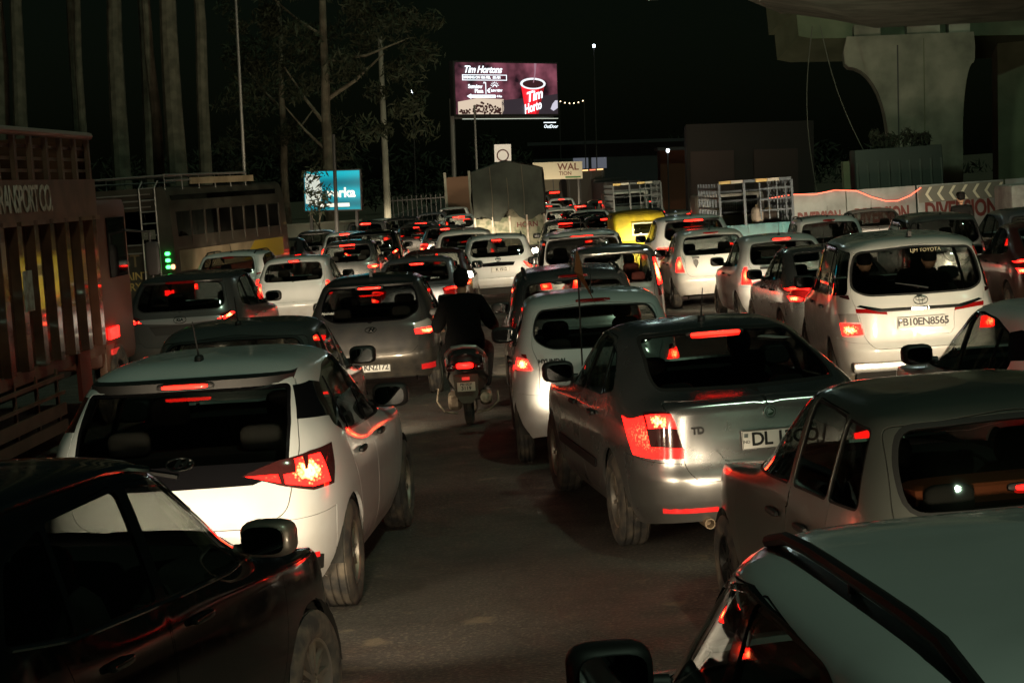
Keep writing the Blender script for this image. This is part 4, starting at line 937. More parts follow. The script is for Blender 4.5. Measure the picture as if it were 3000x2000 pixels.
for k in range(5): MB().box((1.6 + k * 3.2, .385, 5.5), (.05, .03, 12)).build('panel_joint', DARKST, w)
# dark tank and scrub in front of the pier
t = thing('water_tank', 'dark ribbed steel tank standing before the flyover pier', 'tank', 12.35, 62, -4)
MB().box((0, .9, 1.75), (2.7, 1.7, 2.2), bev=.04).build('tank_body', mat('tank_paint', (.028, .036, .034), .7), t)
for k in range(9): MB().box((-1.3 + k * .325, .03, 1.55), (.05, .05, 1.8)).build('rib', mat('tank_rib', (.05, .06, .055), .7), t)
for x in (-1.3, 1.3): MB().box((x, .9, .3), (.12, 1.5, .6)).build('leg', DARKST, t)
MB().box((-1.62, .5, 1.55), (.2, .6, 1.95)).build('end_frame', CONCW, t)
random.seed(31)
def leaves(n, clumps, size, seed):
    rs = np.random.RandomState(seed); b = MB(); v = []; f = []
    for i in range(n):
        c = clumps[rs.randint(len(clumps))]; d = rs.normal(size=3); d /= np.linalg.norm(d) + 1e-9
        p = np.array(c[:3]) + d * c[3] * rs.rand() ** .5 * np.array([1, 1, .75])
        a = rs.normal(size=3); a[2] -= .6; a /= np.linalg.norm(a); bb = np.cross(a, rs.normal(size=3)); bb /= np.linalg.norm(bb) + 1e-9
        l = size * (.6 + .8 * rs.rand()); w = l * .22; k = len(v)
        v += [tuple(p - a * l), tuple(p + bb * w), tuple(p + a * l), tuple(p - bb * w)]; f.append((k, k + 1, k + 2, k + 3))
    b.add(v, f); return b
t = thing('scrub_heap', 'ragged dark scrub heaped on top of the steel tank', 'shrub', 12.55, 62.9, 0, upright=True, z=2.85)
leaves(900, [(-.6, 0, .15, .35), (-.3, .1, .2, .4), (.3, 0, .3, .42), (.7, .1, .1, .35), (-.75, 0, .4, .2), (.8, 0, .3, .22)], .12, 5).build('foliage', mat('dark_scrub', (.012, .016, .008), .9), t, smooth=False)
for k in range(5): MB().tube([(-.9 + k * .45, 0, -.05), (-.85 + k * .43, .05, .4)], [.02, .008], 5).build('stem', DARKST, t)
# hanging cables beside the pier
for (p0, p1, sag, lab) in (((10.2, 64, 6.9), (10.05, 64, 1.6), .25, 'slack cable hanging left of the pier, the left one'), ((10.45, 64, 6.9), (12.1, 63, 1.5), .3, 'slack cable slanting down to the tank beside the pier')):
    a, c = gpos(*p0), gpos(*p1); pts = [a.lerp(c, k / 10) + Vector((-sag * math.sin(math.pi * k / 10), 0, 0)) for k in range(11)]
    tag(MB().tube(pts, .016, 5).build('hanging_cable', mat('cable', (.06, .06, .05), .8)), lab, 'cable', 'cables by the pier')
# floodlights fixed to the flyover edge
FLOODM = mat('flood_glow', (.8, .8, .8), .3, emit=(.75, 1.0, .95), estr=12.)
for i, (X, Y, lab) in enumerate(((3.05, 47.0, 'lit teal floodlight under the flyover edge, the left one'), (4.1, 49.5, 'lit teal floodlight under the flyover edge, the right one'))):
    t = thing('floodlight', lab, 'floodlight', X, Y, -30, 'floodlights under the flyover', upright=True, z=6.95)
    MB().box((0, 0, .08), (.5, .12, .34), bev=.02).build('housing', DARKST, t); MB().box((0, -.07, .08), (.42, .02, .26)).build('lamp_glass', FLOODM, t); MB().tube([(0, 0, .2), (0, 0, 1.05)], .03, 6).build('bracket', DARKST, t)
    d = bpy.data.lights.new('flood_beam', 'SPOT'); d.energy = 1100; d.color = (.72, 1.0, .62); d.spot_size = R(75); d.spot_blend = .8; d.shadow_soft_size = .2
    l = bpy.data.objects.new('flood_beam', d); COL.objects.link(l); l.parent = t; l.location = (.12, .12, .0)
    dv = Vector((14.0, 68, 5.2)) - t.matrix_world.translation; l.matrix_world = Matrix.Translation(t.matrix_world.translation + Vector((.1, .25, -.1))) @ dv.to_track_quat('-Z', 'Y').to_matrix().to_4x4()

# diversion boards with a red light rope
BOARD = mat('board_white', (.27, .28, .29), .6, noise=(2, (.17, .175, .18), .4, .7)); REDP = mat('board_red', (.11, .016, .013), .6); ARROW = mat('arrow_paint', (.62, .58, .48), .5)
GREYP = mat('board_grey', (.16, .155, .14), .7)
for i, (x0, wd, lab) in enumerate(((8.05, 1.55, 'white diversion board partly behind the blue cage pickup'), (9.63, 1.95, 'white diversion board under the sagging red light rope'), (11.64, 2.45, 'diversion board with a row of pale arrow chevrons'), (14.15, 1.1, 'narrow diversion board at the far right'))):
    t = thing('diversion_board', lab, 'barricade', x0 + wd / 2, 56 + i * .05, 0, 'diversion boards')
    MB().box((0, 0, .98), (wd, .05, 1.5), bev=.01).build('panel', BOARD, t)
    for x in (-wd / 2 + .06, wd / 2 - .06): MB().box((x, .09, .85), (.06, .06, 1.7)).build('post', STEELG, t); MB().box((x, .09, .03), (.1, .7, .06)).build('foot', STEELG, t)
    obj('lettering', text_mesh('DIVERSION', .54 if wd < 2.2 else .62, REDP, .004, .022, 0, 'CENTER', .98), None, t, M=face_M((0, -.032, .96), BACK)).scale = (wd / 3.35 if wd < 2.2 else .68, 1.05, 1)
    if i == 2:
        MB().box((0, -.030, 1.46), (wd - .06, .012, .46)).build('chevron_band', GREYP, t)
        for k in range(7):
            x = -wd / 2 + .22 + k * .335
            MB().prism([(x, 1.46), (x + .13, 1.66), (x + .21, 1.66), (x + .08, 1.46), (x + .21, 1.26), (x + .13, 1.26)], -.046, -.037, 'Y').build('chevron', ARROW, t)
ROPE = mat('red_rope_light', (.6, .05, .03), .4, emit=(1, .13, .07), estr=3.2)
pts = [(6.9, 55.7, 1.62), (7.4, 55.75, 1.66), (8.1, 55.85, 1.72), (8.7, 55.9, 1.68), (9.3, 55.9, 1.76), (9.9, 55.9, 1.70), (10.3, 55.9, 1.50), (10.7, 55.9, 1.36), (11.05, 55.9, 1.34), (11.4, 55.9, 1.46), (11.72, 55.9, 1.66)]
tag(MB().tube([gpos(*p) for p in pts], .014, 6).build('rope_light', ROPE), 'glowing red rope light sagging across the diversion boards', 'rope light')
t = thing('red_barricade', 'small red lit barricade sheet left of the blue cage pickup', 'barricade', 6.1, 62, 8)
MB().box((0, 0, .95), (.62, .06, .95)).build('sheet', mat('red_sheet', (.4, .03, .03), .6, emit=(1, .05, .04), estr=.28), t)
for x in (-.28, .28): MB().box((x, .06, .7), (.05, .05, 1.4)).build('post', DARKST, t)
# long dark hoarding and far buildings
t = thing('low_building', 'unlit single-storey shop block in the far background with two dim windows', 'building', 9.5, 185, -3, upright=True)
DIMW = mat('dim_wall', (.04, .04, .045), .9)
MB().box((4, 4, 2.6), (22, 8, 5.6)).build('wall', DIMW, t); MB().box((4, 3.8, 5.5), (23, 9, .3)).build('roof', DIMW, t)
for x, st in ((-2.6, .10), (-.9, .10), (7.8, .05)): MB().box((x, -.03, 3.6), (1.4, .06, 1.0)).build('window', mat('dim_window_%.2f' % st, (.1, .1, .12), .4, emit=(.7, .75, .95), estr=st), t)
t = thing('shuttered_shop', 'dark shuttered shop with a dull red front left of the pier', 'building', 13.5, 110, -4, upright=True)
MB().box((0, 3, 2.3), (7, 6, 5.2)).build('wall', mat('shop_wall', (.018, .014, .013), .9), t)
for x in (-2.1, 1.4): MB().box((x, -.04, 1.9), (2.4, .08, 3.0)).build('shutter', mat('shop_shutter', (.035, .02, .018), .8), t)
t = thing('kiosk', 'dim brick-red kiosk in the far background right of the road', 'kiosk', 11.2, 128, 0, upright=True)
MB().box((0, 1.2, 1.9), (2.6, 2.4, 3.8)).build('wall', mat('kiosk_wall', (.10, .032, .015), .9), t); MB().box((0, 1.0, 3.9), (3.0, 3.0, .2)).build('roof', DIMW, t)
WGLOW = mat('white_point', (.9, .9, .9), .3, emit=(.75, .9, 1.0), estr=14.)
for X, Y, z, r, lab in ((9.9, 120, 3.75, .09, 'tiny cold lamp glowing beside the kiosk'), (7.3, 150, 12.2, .1, 'tiny white lamp high in the dark sky right of the screen'), (-6.1, 140, 9.3, .1, 'tiny white lamp in the dark trees above the blue sign')):
    t = thing('distant_lamp', lab, 'lamp', X, Y, 0, 'distant lamps', upright=True, z=z); MB().blob((0, 0, 0), (r * 2, r * 2, r * 2.4), .8, 10).build('bulb', WGLOW, t); MB().box((0, .12, .1), (.3, .2, .08)).build('hood', DARKST, t); MB().tube([(0, .15, .1), (0, .15, -z)], .05, 6).build('pole', DARKST, t)
SG = mat('string_glow', (.9, .8, .6), .4, emit=(1, .72, .42), estr=5.)
t = thing('string_lights', 'short string of warm bulbs high in the far dark', 'string lights', 5.7, 160, 0, upright=True, z=8.4)
for k in range(6): MB().blob((-.9 + k * .36, 0, .18 * ((k - 2.5) / 2.5) ** 2), (.09, .09, .09), .9, 8).build('bulb', SG, t)
MB().tube([(-1.0 + .2 * k, 0, .05 + .18 * ((k * .2 - 1.0) / .9) ** 2) for k in range(11)], .012, 5).build('wire', DARKST, t)
for x in (-1.0, 1.0): MB().tube([(x, 0, .25), (x, 0, -8.4)], .05, 6).build('pole', DARKST, t)

# big LED screen on a mast
def flat(name, poly, m, parent, y): return MB().prism(poly, y, y + .004, 'Y').build(name, m, parent, smooth=False)
def em(name, c, s=1.0): return mat('screen_' + name, (0, 0, 0), .6, emit=c, estr=s)
def screen():
    t = thing('advertising_screen', 'lit screen with a red coffee cup advertisement high on a mast', 'billboard', .18, 128.0, 38, upright=True, z=0)
    Wd, Hh, z0 = 8.3, 3.25, 7.15; t.location.z += -.28
    def pt(a, b): return (-Wd / 2 + a * Wd, z0 + b * Hh)
    MB().box((0, .25, z0 + Hh / 2), (Wd + .2, .45, Hh + .2), bev=.03).build('cabinet', DARKST, t)
    bgm = bpy.data.materials.new('screen_background'); bgm.use_nodes = True; n = bgm.node_tree; p = n.nodes['Principled BSDF']; p.inputs['Base Color'].default_value = (0, 0, 0, 1)
    tc = n.nodes.new('ShaderNodeTexCoord'); ns = n.nodes.new('ShaderNodeTexNoise'); ns.inputs['Scale'].default_value = .55; ns.inputs['Detail'].default_value = 3; n.links.new(tc.outputs['Object'], ns.inputs['Vector'])
    cr = n.nodes.new('ShaderNodeValToRGB'); cr.color_ramp.elements[0].position = .38; cr.color_ramp.elements[0].color = (.012, .005, .008, 1); cr.color_ramp.elements[1].position = .66; cr.color_ramp.elements[1].color = (.24, .07, .10, 1)
    n.links.new(ns.outputs['Fac'], cr.inputs[0]); n.links.new(cr.outputs[0], p.inputs['Emission Color']); p.inputs['Emission Strength'].default_value = 1.0
    def F(name, pts, m, lay): return flat(name, [pt(*q) for q in pts], m, t, -lay * .012)
    F('screen_picture', [(0, 0), (1, 0), (1, 1), (0, 1)], bgm, 0)
    F('counter_picture', [(.44, 0), (1, 0), (1, .40), (.80, .34), (.44, .27)], em('counter', (.030, .022, .028)), 1)
    F('table_picture', [(.02, .0), (.44, 0), (.46, .08), (.46, .29), (.20, .31), (.02, .24)], em('table', (.62, .50, .38)), 1)
    rs = np.random.RandomState(4)
    bean = em('bean', (.04, .016, .014))
    bb = MB()
    for k in range(90):
        a = .03 + rs.rand() * .40; hgt = .06 + .17 * math.exp(-((a - .27) / .12) ** 2); c = rs.rand() * hgt; q = rs.rand() * 3.1; x, z = pt(a, .015 + c)
        bb.prism([(x + .11 * math.cos(q + u) * (1 if i % 2 else .6), z + .075 * math.sin(q + u)) for i, u in enumerate([0, 1.05, 2.1, 3.14, 4.2, 5.2])], -.03, -.026, 'Y')
    bb.build('bean_picture', bean, t, smooth=False)
    cup = [(.635, .56), (.868, .56), (.80, -.0 + .002), (.675, .002)]
    F('cup_picture', cup, em('cup', (.78, .012, .022), 1.15), 2)
    F('cup_shade_picture', [(.82, .56), (.868, .56), (.80, .002), (.775, .002)], em('cup_shade', (.30, .01, .015)), 3)
    el = lambda rx, ry, cx=.7515, cy=.60: [(cx + rx * math.cos(a), cy + ry * math.sin(a)) for a in [2 * math.pi * k / 28 for k in range(28)]]
    F('cup_rim_picture', el(.127, .115), em('rim', (.82, .88, .92), 1.1), 4); F('coffee_picture', el(.105, .082, .7515, .595), em('coffee', (.035, .012, .014)), 5)
    F('pour_picture', [(.765, 1.0), (.79, 1.0), (.778, .80), (.768, .70), (.758, .62), (.750, .62), (.762, .74), (.768, .85)], em('pour', (.30, .16, .20)), 6)
    F('spoon_picture', [(.925, .10), (.945, .20), (.975, .27), (.998, .27), (.998, .12), (.955, .06)], em('spoon', (.55, .52, .62)), 2)
    wh = em('white', (.85, .95, 1.0), 1.5); nb = em('navy', (.015, .02, .035))
    def T(s, a, b, size, m=wh, **k): x, z = pt(a, b); return obj('lettering', text_mesh(s, size, m, .002, **k), None, t, M=face_M((x, -.10, z), BACK))
    T('Tim Hortons', .255, .86, .62, bold=.016, shear=.35, space=.92); T('OPENING ON 10th FEB,   :00 AM', .245, .71, .23, bold=.008, space=.92)
    for a in ((.065, .755, .43, .012), (.065, .655, .43, .012), (.065, .655, .006, .11), (.489, .655, .006, .11)): F('box_line', [(a[0], a[1]), (a[0] + a[2], a[1]), (a[0] + a[2], a[1] + a[3]), (a[0], a[1] + a[3])], wh, 3)
    T('At', .27, .61, .18, bold=.005); T('Sunview', .18, .535, .34, bold=.012); T('Plaza', .215, .445, .34, bold=.012); T('SUN VIEW', .385, .455, .20, bold=.008)
    F('divider', [(.285, .39), (.291, .39), (.291, .62), (.285, .62)], wh, 3)
    for k in range(7): a = R(20 + k * 23.3); F('sun_ray', [(.375 + .030 * math.cos(a - .12), .53 + .07 * math.sin(a - .12)), (.375 + .047 * math.cos(a), .53 + .115 * math.sin(a)), (.375 + .030 * math.cos(a + .12), .53 + .07 * math.sin(a + .12))], wh, 3)
    F('sun_arc', [(.375 + .022 * math.cos(R(10 * k)), .525 + .05 * math.sin(R(10 * k))) for k in range(19)] + [(.375 + .015 * math.cos(R(10 * k)), .525 + .034 * math.sin(R(10 * k))) for k in range(18, -1, -1)], wh, 3)
    F('swoosh', [(.345, .52), (.315, .50), (.30, .46), (.31, .42), (.33, .41), (.32, .45), (.325, .49)], wh, 3)
    F('arrow', [(.105, .35), (.145, .395), (.145, .375), (.38, .375), (.38, .315), (.145, .315), (.145, .295)], wh, 3); T('Ayali Kalan, Ludhiana', .27, .345, .17, nb).location.y -= .03; T('4 Km', .41, .345, .19, bold=.008)
    b = text_mesh('Tim', .88, wh, .002, .024, .35); x, z = pt(.752, .355); obj('lettering', b, None, t, M=face_M((x, -.10, z), BACK) @ Matrix.Rotation(R(14), 4, 'Z'))
    b = text_mesh('Horto', .80, wh, .002, .024, .35); x, z = pt(.735, .13); obj('lettering', b, None, t, M=face_M((x, -.10, z), BACK) @ Matrix.Rotation(R(14), 4, 'Z')).scale = (.72, 1, 1)
    MB().box((.2, -.05, z0 - .30), (Wd * .94, .05, .04)).build('catwalk_edge', mat('lit_edge', (.5, .5, .45), .4, emit=(.9, 1, .85), estr=.5), t)
    MB().box((3.4, -.05, z0 - .56), (1.0, .05, .05)).build('name_tag_bar', wh, t); obj('lettering', text_mesh('OutDoor', .3, wh, .002, .004, .3), None, t, M=face_M((3.45, -.08, z0 - .82), BACK))
    MB().tube([(-Wd / 2 + .05, .5, -.6), (-Wd / 2 + .05, .5, z0 + 1.0)], .16, 10).build('mast', STEELG, t); MB().tube([(-Wd / 2 + .05, .5, z0 - .2), (Wd / 2, .5, z0 - .2)], .09, 8).build('boom', STEELG, t)
screen()
# blue box sign
t = thing('lightbox_sign', 'glowing blue box sign half hidden by leaves at the roadside', 'sign', -6.35, 72, -9, upright=True, z=.2)
BLU = bpy.data.materials.new('sign_blue'); BLU.use_nodes = True; n = BLU.node_tree; p = n.nodes['Principled BSDF']; p.inputs['Base Color'].default_value = (0, .1, .14, 1)
tc = n.nodes.new('ShaderNodeTexCoord'); wv = n.nodes.new('ShaderNodeTexWave'); wv.bands_direction = 'Z'; wv.inputs['Scale'].default_value = .42; wv.inputs['Phase Offset'].default_value = 1.5; n.links.new(tc.outputs['Object'], wv.inputs['Vector'])
cr = n.nodes.new('ShaderNodeValToRGB'); cr.color_ramp.elements[0].color = (.0, .12, .17, 1); cr.color_ramp.elements[1].color = (.0, .42, .52, 1); n.links.new(wv.outputs['Fac'], cr.inputs[0]); n.links.new(cr.outputs[0], p.inputs['Emission Color']); p.inputs['Emission Strength'].default_value = .85
MB().box((0, .12, 2.55), (2.16, .22, 1.50), bev=.02).build('cabinet', DARKST, t); MB().box((0, 0, 2.55), (2.06, .02, 1.40)).build('face', BLU, t)
SW = mat('sign_white', (.5, .5, .45), .5, emit=(1, .95, .8), estr=.85)
obj('lettering', text_mesh('verka', .48, SW, .003, .016, 0, 'CENTER', 1.0), None, t, M=face_M((.33, -.02, 2.45), BACK)); MB().box((.05, -.014, 2.02), (1.15, .006, .13)).build('white_strip', SW, t)
MB().prism([(-1.0, 2.1), (-.5, 2.0), (-.35, 2.5), (-.5, 3.1), (-1.0, 3.2)], -.016, -.012, 'Y').build('white_picture', mat('sign_pic', (.5, .5, .45), .5, emit=(.75, .85, .8), estr=.5), t)
for x in (-.85, .85): MB().box((x, .15, .85), (.10, .10, 2.0)).build('post', DARKST, t)
# poles
def pole(X, Y, h, r0, r1, lab, lean=0., m=None, name='utility_pole'):
    t = thing(name, lab, 'pole', X, Y, 0, upright=True); MB().tube([(0, 0, -.3), (lean * h * .5, 0, h * .5), (lean * h, 0, h)], [r0, (r0 + r1) / 2, r1], 10).build('shaft', m or CONC, t); MB().lathe([(-.1, .0), (-.1, r0 * 1.5), (.25, r0 * 1.4), (.3, r0)], 12, 'Z').build('footing', CONC, t)
pole(-5.45, 90, 9.5, .17, .11, 'grey concrete utility pole right of the blue sign', -.01)
pole(-5.72, 66, 4.6, .07, .06, 'dark post standing just in front of the blue sign', 0, DARKST, 'sign_post')
pole(-7.1, 54, 8.8, .055, .035, 'thin tall metal pole rising behind the bus roof', -.01, STEELG, 'metal_pole')
pole(-1.75, 118, 7.2, .10, .06, 'thin pole left of the advertising screen mast', -.01, STEELG, 'metal_pole')
# low parapet and shelter wall by the sign
t = thing('parapet_wall', 'low pale parapet wall under the blue sign', 'wall', -7.3, 76, 0); MB().box((0, 0, .75), (3.4, .25, 1.5)).build('wall_face', CONC, t); MB().box((0, 0, 1.54), (3.5, .35, .08)).build('coping', CONC, t)
t = thing('iron_fence', 'dark iron railing between the poles and the tarpaulin truck', 'fence', -3.6, 104, 0)
for k in range(22): MB().box((-2.6 + k * .25, 0, 1.1), (.04, .04, 2.2)).build('bar', DARKST, t)
for z in (.3, 2.0): MB().box((0, .045, z), (5.5, .05, .06)).build('rail', DARKST, t)
t = thing('rusty_sheet_gate', 'dull rusty sheet gate left of the tarpaulin truck', 'gate', -2.35, 98, 0)
MB().box((0, 0, 1.75), (1.1, .06, 2.5)).build('sheet', mat('rust_sheet', (.09, .05, .03), .9), t); MB().box((-.6, 0, 1.6), (.12, .12, 3.3)).build('post', CONC, t); MB().box((.6, 0, 1.6), (.12, .12, 3.3)).build('post', CONC, t)
# signs in the distance
t = thing('shop_sign', 'dim cream sign with brown lettering right of the tarpaulin truck', 'sign', 2.55, 100, -4, upright=True, sc=.86)
CR = mat('sign_cream', (.45, .40, .28), .6, emit=(1, .85, .6), estr=.07); BR = mat('sign_brown', (.12, .03, .02), .6)
MB().box((0, 0, 3.45), (2.9, .14, 1.0)).build('panel', CR, t); obj('lettering', text_mesh('WAL', .56, BR, .003, .012), None, t, M=face_M((.62, -.08, 3.64), BACK)); obj('lettering', text_mesh('TION', .30, BR, .003, .006), None, t, M=face_M((.45, -.08, 3.27), BACK)); MB().box((.9, -.08, 3.05), (.9, .01, .1)).build('green_stripe', mat('sign_green', (.03, .12, .03), .6), t)
for x in (-1.2, 1.2): MB().box((x, .12, 1.4), (.1, .1, 3.6)).build('post', DARKST, t)
t = thing('route_board', 'small white board with a red ring above the tarpaulin truck', 'sign', -.16, 86, 0, upright=True)
MB().box((0, 0, 3.85), (.72, .06, .75)).build('panel', mat('route_white', (.6, .55, .5), .6, emit=(1, .9, .75), estr=.25), t)
MB().tube([(.24 * math.cos(R(a)), -.04, 3.75 + .24 * math.sin(R(a))) for a in range(0, 375, 15)], .03, 6).build('red_ring', REDP, t); MB().box((0, .06, 1.75), (.08, .08, 3.8)).build('post', DARKST, t)

# trees
def tree(X, Y, h, r, lab, clumps, n, size, bend=0., seed=1, limbs=(), name='tree', yaw=0):
    t = thing(name, lab, 'tree', X, Y, yaw, 'roadside trees', upright=True); rs = random.Random(seed)
    pts = [(bend * (k / 8) ** 1.5 * h + rs.uniform(-.05, .05), rs.uniform(-.05, .05), -.3 + (h + .3) * k / 8) for k in range(9)]
    MB().tube(pts, [r * (1 - .55 * k / 8) for k in range(9)], 10).build('trunk', BARK, t)
    for (z, dx, dy, dz, rr) in limbs:
        k = z / h * 8; a = Vector(pts[int(k)]).lerp(Vector(pts[min(8, int(k) + 1)]), k - int(k)); e = a + Vector((dx, dy, dz))
        MB().tube([a, a.lerp(e, .5) + Vector((0, 0, -.06 * abs(dx))), e], [rr, rr * .7, rr * .3], 7).build('limb', BARK, t)
    leaves(n, clumps, size, seed).build('crown', LEAF, t, smooth=False); return t
spec = [(-15.9, 63, .24, .0, 'pair of pale trunks at the far left edge, the left one'), (-15.1, 62, .20, .0, 'pair of pale trunks at the far left edge, the right one'), (-14.2, 66, .16, .0, 'thin dim trunk next to the far left pair'), (-13.6, 64, .12, .002, 'thinnest dim trunk left of the wide gap'),
        (-12.15, 63, .25, -.012, 'broad pale trunk right of the wide dark gap'), (-11.7, 66, .22, -.012, 'dim trunk close behind the broad pale trunk'), (-10.75, 62, .15, -.038, 'leaning slim trunk between two thicker ones'), (-10.1, 61, .27, -.008, 'brightest straight trunk rising behind the bus roof'), (-9.75, 64, .18, .006, 'dim trunk half wrapped by a dark creeper')]
for i, (X, Y, r, bn, lab) in enumerate(spec):
    tree(X, Y, 15 + i % 3, r * 1.35, lab, [(random.uniform(-1.5, 1.5), random.uniform(-1, 1), 14 + random.uniform(-1.5, 3), 1.3) for k in range(6)], 350, .16, bn, 40 + i, [(13, 1.1, .3, 1.6, .07), (13.5, -1.0, 0, 1.8, .06)], 'eucalyptus_tree')
rs = random.Random(3)
tree(-7.2, 80, 12, .26, 'large dark drooping tree above the blue sign', [(rs.uniform(-3.6, 4.6), rs.uniform(-2, 2), 5.0 + rs.uniform(0, 7.0), rs.uniform(.45, .95)) for k in range(60)], 9000, .17, .006, 77, [(5.5, -1.6, 0, 2.4, .09), (6.5, 2.4, 0, 1.8, .10), (8, 3.4, -.5, .8, .08), (4.5, -1.8, .3, 2.0, .07), (9, -2, 0, 1.6, .07)], 'spreading_tree')
tree(-9.6, 86, 11, .2, 'dark bushy tree behind the thin metal pole', [(rs.uniform(-2.6, 2.6), rs.uniform(-2, 2), 4 + rs.uniform(0, 7), rs.uniform(.5, .9)) for k in range(36)], 4200, .17, 0, 78, [(5, 1.4, 0, 1.6, .07), (6.5, -1.5, 0, 1.8, .07)], 'bushy_tree')
tree(-6.55, 69, 2.6, .05, 'small leafy tree covering the left half of the blue sign', [(rs.uniform(-.7, .35), rs.uniform(-.3, .3), 2.0 + rs.uniform(0, 1.5), .28) for k in range(16)], 330, .13, -.02, 79, [(1.6, -.4, 0, .7, .02), (1.9, .35, 0, .8, .02)], 'young_tree')
o = leaves(9000, [(-46 + k * 1.55 + rs.uniform(-1, 1), 215 + rs.uniform(-6, 6), 3.2 + rs.uniform(-2.2, 3.2), 2.6) for k in range(62)], .5, 91).build('treeline', mat('far_leaves', (.02, .024, .012), .9), None, smooth=False)
o['label'] = 'far mass of unlit trees along the horizon behind the jam'; o['category'] = 'trees'; kind(o, 'stuff')
# ------------------------------------------------------------------ the cars in the jam
C = build_car; m_ = MODELS
C(m_['sharp'], 'hatchback', 'white hatchback with black rear screen panel and zigzag tail lamps, front left', -2.07, 12.15, -4, P_WHITE, 1.115, extras=[emblem('h', 0, .965, .155, .012), plate('7GR', .0, .50, out=.008)])
def window_sticker(t, md):
    p, n = md.surf.at('r', .36, 1.33, .004); MB().prism([(-.10, .02), (-.06, .045), (.0, .03), (.05, -.005), (.10, -.03), (.12, -.055), (.06, -.06), (.0, -.04), (-.04, -.005)], 0, .002, 'Z').build('window_sticker', mat('faded_sticker', (.20, .21, .20), .6), t, M=face_M(p, n))
def pennant(t, md):
    MB().tube([(-.45, 4.35, .70), (-.43, 4.33, 1.95)], .008, 6).build('flag_staff', DARKST, t)
    MB().add([(-.43, 4.33, 1.94), (-.47, 4.30, 1.74), (-.40, 4.27, 1.70), (-.36, 4.30, 1.56), (-.31, 4.25, 1.44), (-.40, 4.31, 1.80)], [(0, 1, 2, 5), (2, 3, 4), (1, 3, 2)]).build('pennant', mat('orange_cloth', (.16, .06, .02), .9), t, smooth=False)
C(m_['saloon'], 'saloon_car', 'silver saloon with Delhi number plate and long high brake light', 1.78, 13.35, 8, P_SILVER, 1.06,
  extras=[third(.36, 1.375, m=LED, out=.0, h=.026), plate('DL 13CO', .06, .785, out=.012, size=.118, align='LEFT'), emblem('disc', 0, .955, .082, .004), word('TD', -.47, .87, .06, INK, bold=.003), exhaust(-.42, .26, 2, .035), window_sticker, pennant, passenger(.37, 2.22, .56, 'driver silhouetted inside the silver saloon with the Delhi plate')])
C(m_['old'], 'hatchback', 'older silver police hatchback with orange parcel shelf behind its rear screen', 2.50, 8.92, 7.5, P_SAGE, 1.03, ant=None, beam=.5, mirrors=False, extras=[third(.20, 1.085, x=0, m=LIT, out=.0), word('POLICE', .16, 1.335, .05, mat('faint_sticker', (.10, .09, .08), .6)), lambda t, md: MB().blob((0, .52, 1.04), (1.05, .30, .12), .35).build('parcel_shelf', mat('orange_shelf', (.30, .07, .02), .8), t)])
C(m_['upright_suv'], 'sport_utility', 'glossy black sport utility at the lower left corner with its mirror out', -2.72, 6.45, -15, P_BLACK, 1.03, ant=None, rails=(.70, .012, CHROME), mirror_mat=P_GREY, extras=[lambda t, md: [MB().tube([(sg * (q.x + .004), q.y, q.z) for q in [md.surf.at('s', y, z)[0] for y, z in ((.60, 1.155), (.8, 1.125), (1.0, 1.095), (1.5, 1.07), (1.9, 1.055), (2.4, 1.04), (2.85, 1.03))]], .010, 6).build('belt_strip', CHROME, t) for sg in (1, -1)]])
C(m_['upright_suv'], 'sport_utility', 'white utility with black roof rails filling the lower right corner', 1.60, 3.10, 6.5, P_WHITE, 1.07, beam=.9, rails=(.62, .03, BLACKP), ant=None)
C(m_['carrier'], 'people_carrier', 'pale gold people carrier with chrome tail bar and full number plate', 4.45, 21.2, -2.5, P_CREAM, 1.02, ant='fin', extras=[plate('PB10EN8565', 0, .86, out=.012, size=.108), emblem('three', 0, 1.085, .15), mudflaps(), wiper(1.20, .34, .1), passenger(.37, 2.55, .80, 'driver silhouetted inside the pale gold people carrier'), passenger(-.36, 1.65, .80, 'left rear passenger silhouetted inside the pale gold people carrier'), passenger(.36, 1.62, .80, 'right rear passenger silhouetted inside the pale gold people carrier'),
   lambda t, md: MB().box((.0, -.05, .42), (1.5, .09, .10), bev=.02).build('step_bar', mat('polished_step', (.6, .6, .58), .25, .9), t), lambda t, md: lettering('INNOVA', (0, -.022 + .055, 1.0), .034, CHROME, t, space=1.6), lambda t, md: lettering('LJM TOYOTA', (.12, .30, 1.60), .055, mat('dealer_film', (.34, .30, .18), .6), t)])
C(m_['round'], 'hatchback', 'small white hatchback with unlit high brake light left of the silver saloon', .85, 18.3, 1, P_WHITE, 1.03, extras=[third(.26, 1.465, lit=False, out=.012), word('HYUNDAI', -.43, .965, .055, INK, bold=.002), passenger(.34, 1.60, .62, 'driver silhouetted inside the small white hatchback left of the silver saloon')])
C(m_['mover'], 'people_carrier', 'silver people mover with clear tail lamps ahead of the small white hatchback', .80, 22.6, 1, P_SILVER, .96, rails=(.66, .035, BLACKP), seats='red', extras=[third(.30, 1.60, lit=False, out=.012)])
C(m_['tall'], 'hatchback', 'tall grey hatchback with pillar-high lamps and red seats', 1.66, 29.3, 2, P_STEEL, .97, ant=None, extras=[passenger(.31, 1.62, .72, 'driver silhouetted inside the tall grey hatchback')])
C(m_['carrier'], 'people_carrier', 'large white people carrier with bright high brake light behind the tall grey hatchback', 1.36, 34.8, 0, P_WHITE, .97, swap={'chrome_garnish': P_WHITE}, dark_glass=True, extras=[third(.42, 1.655, out=.03, h=.034), spoiler(.60, .12, 1.66)])
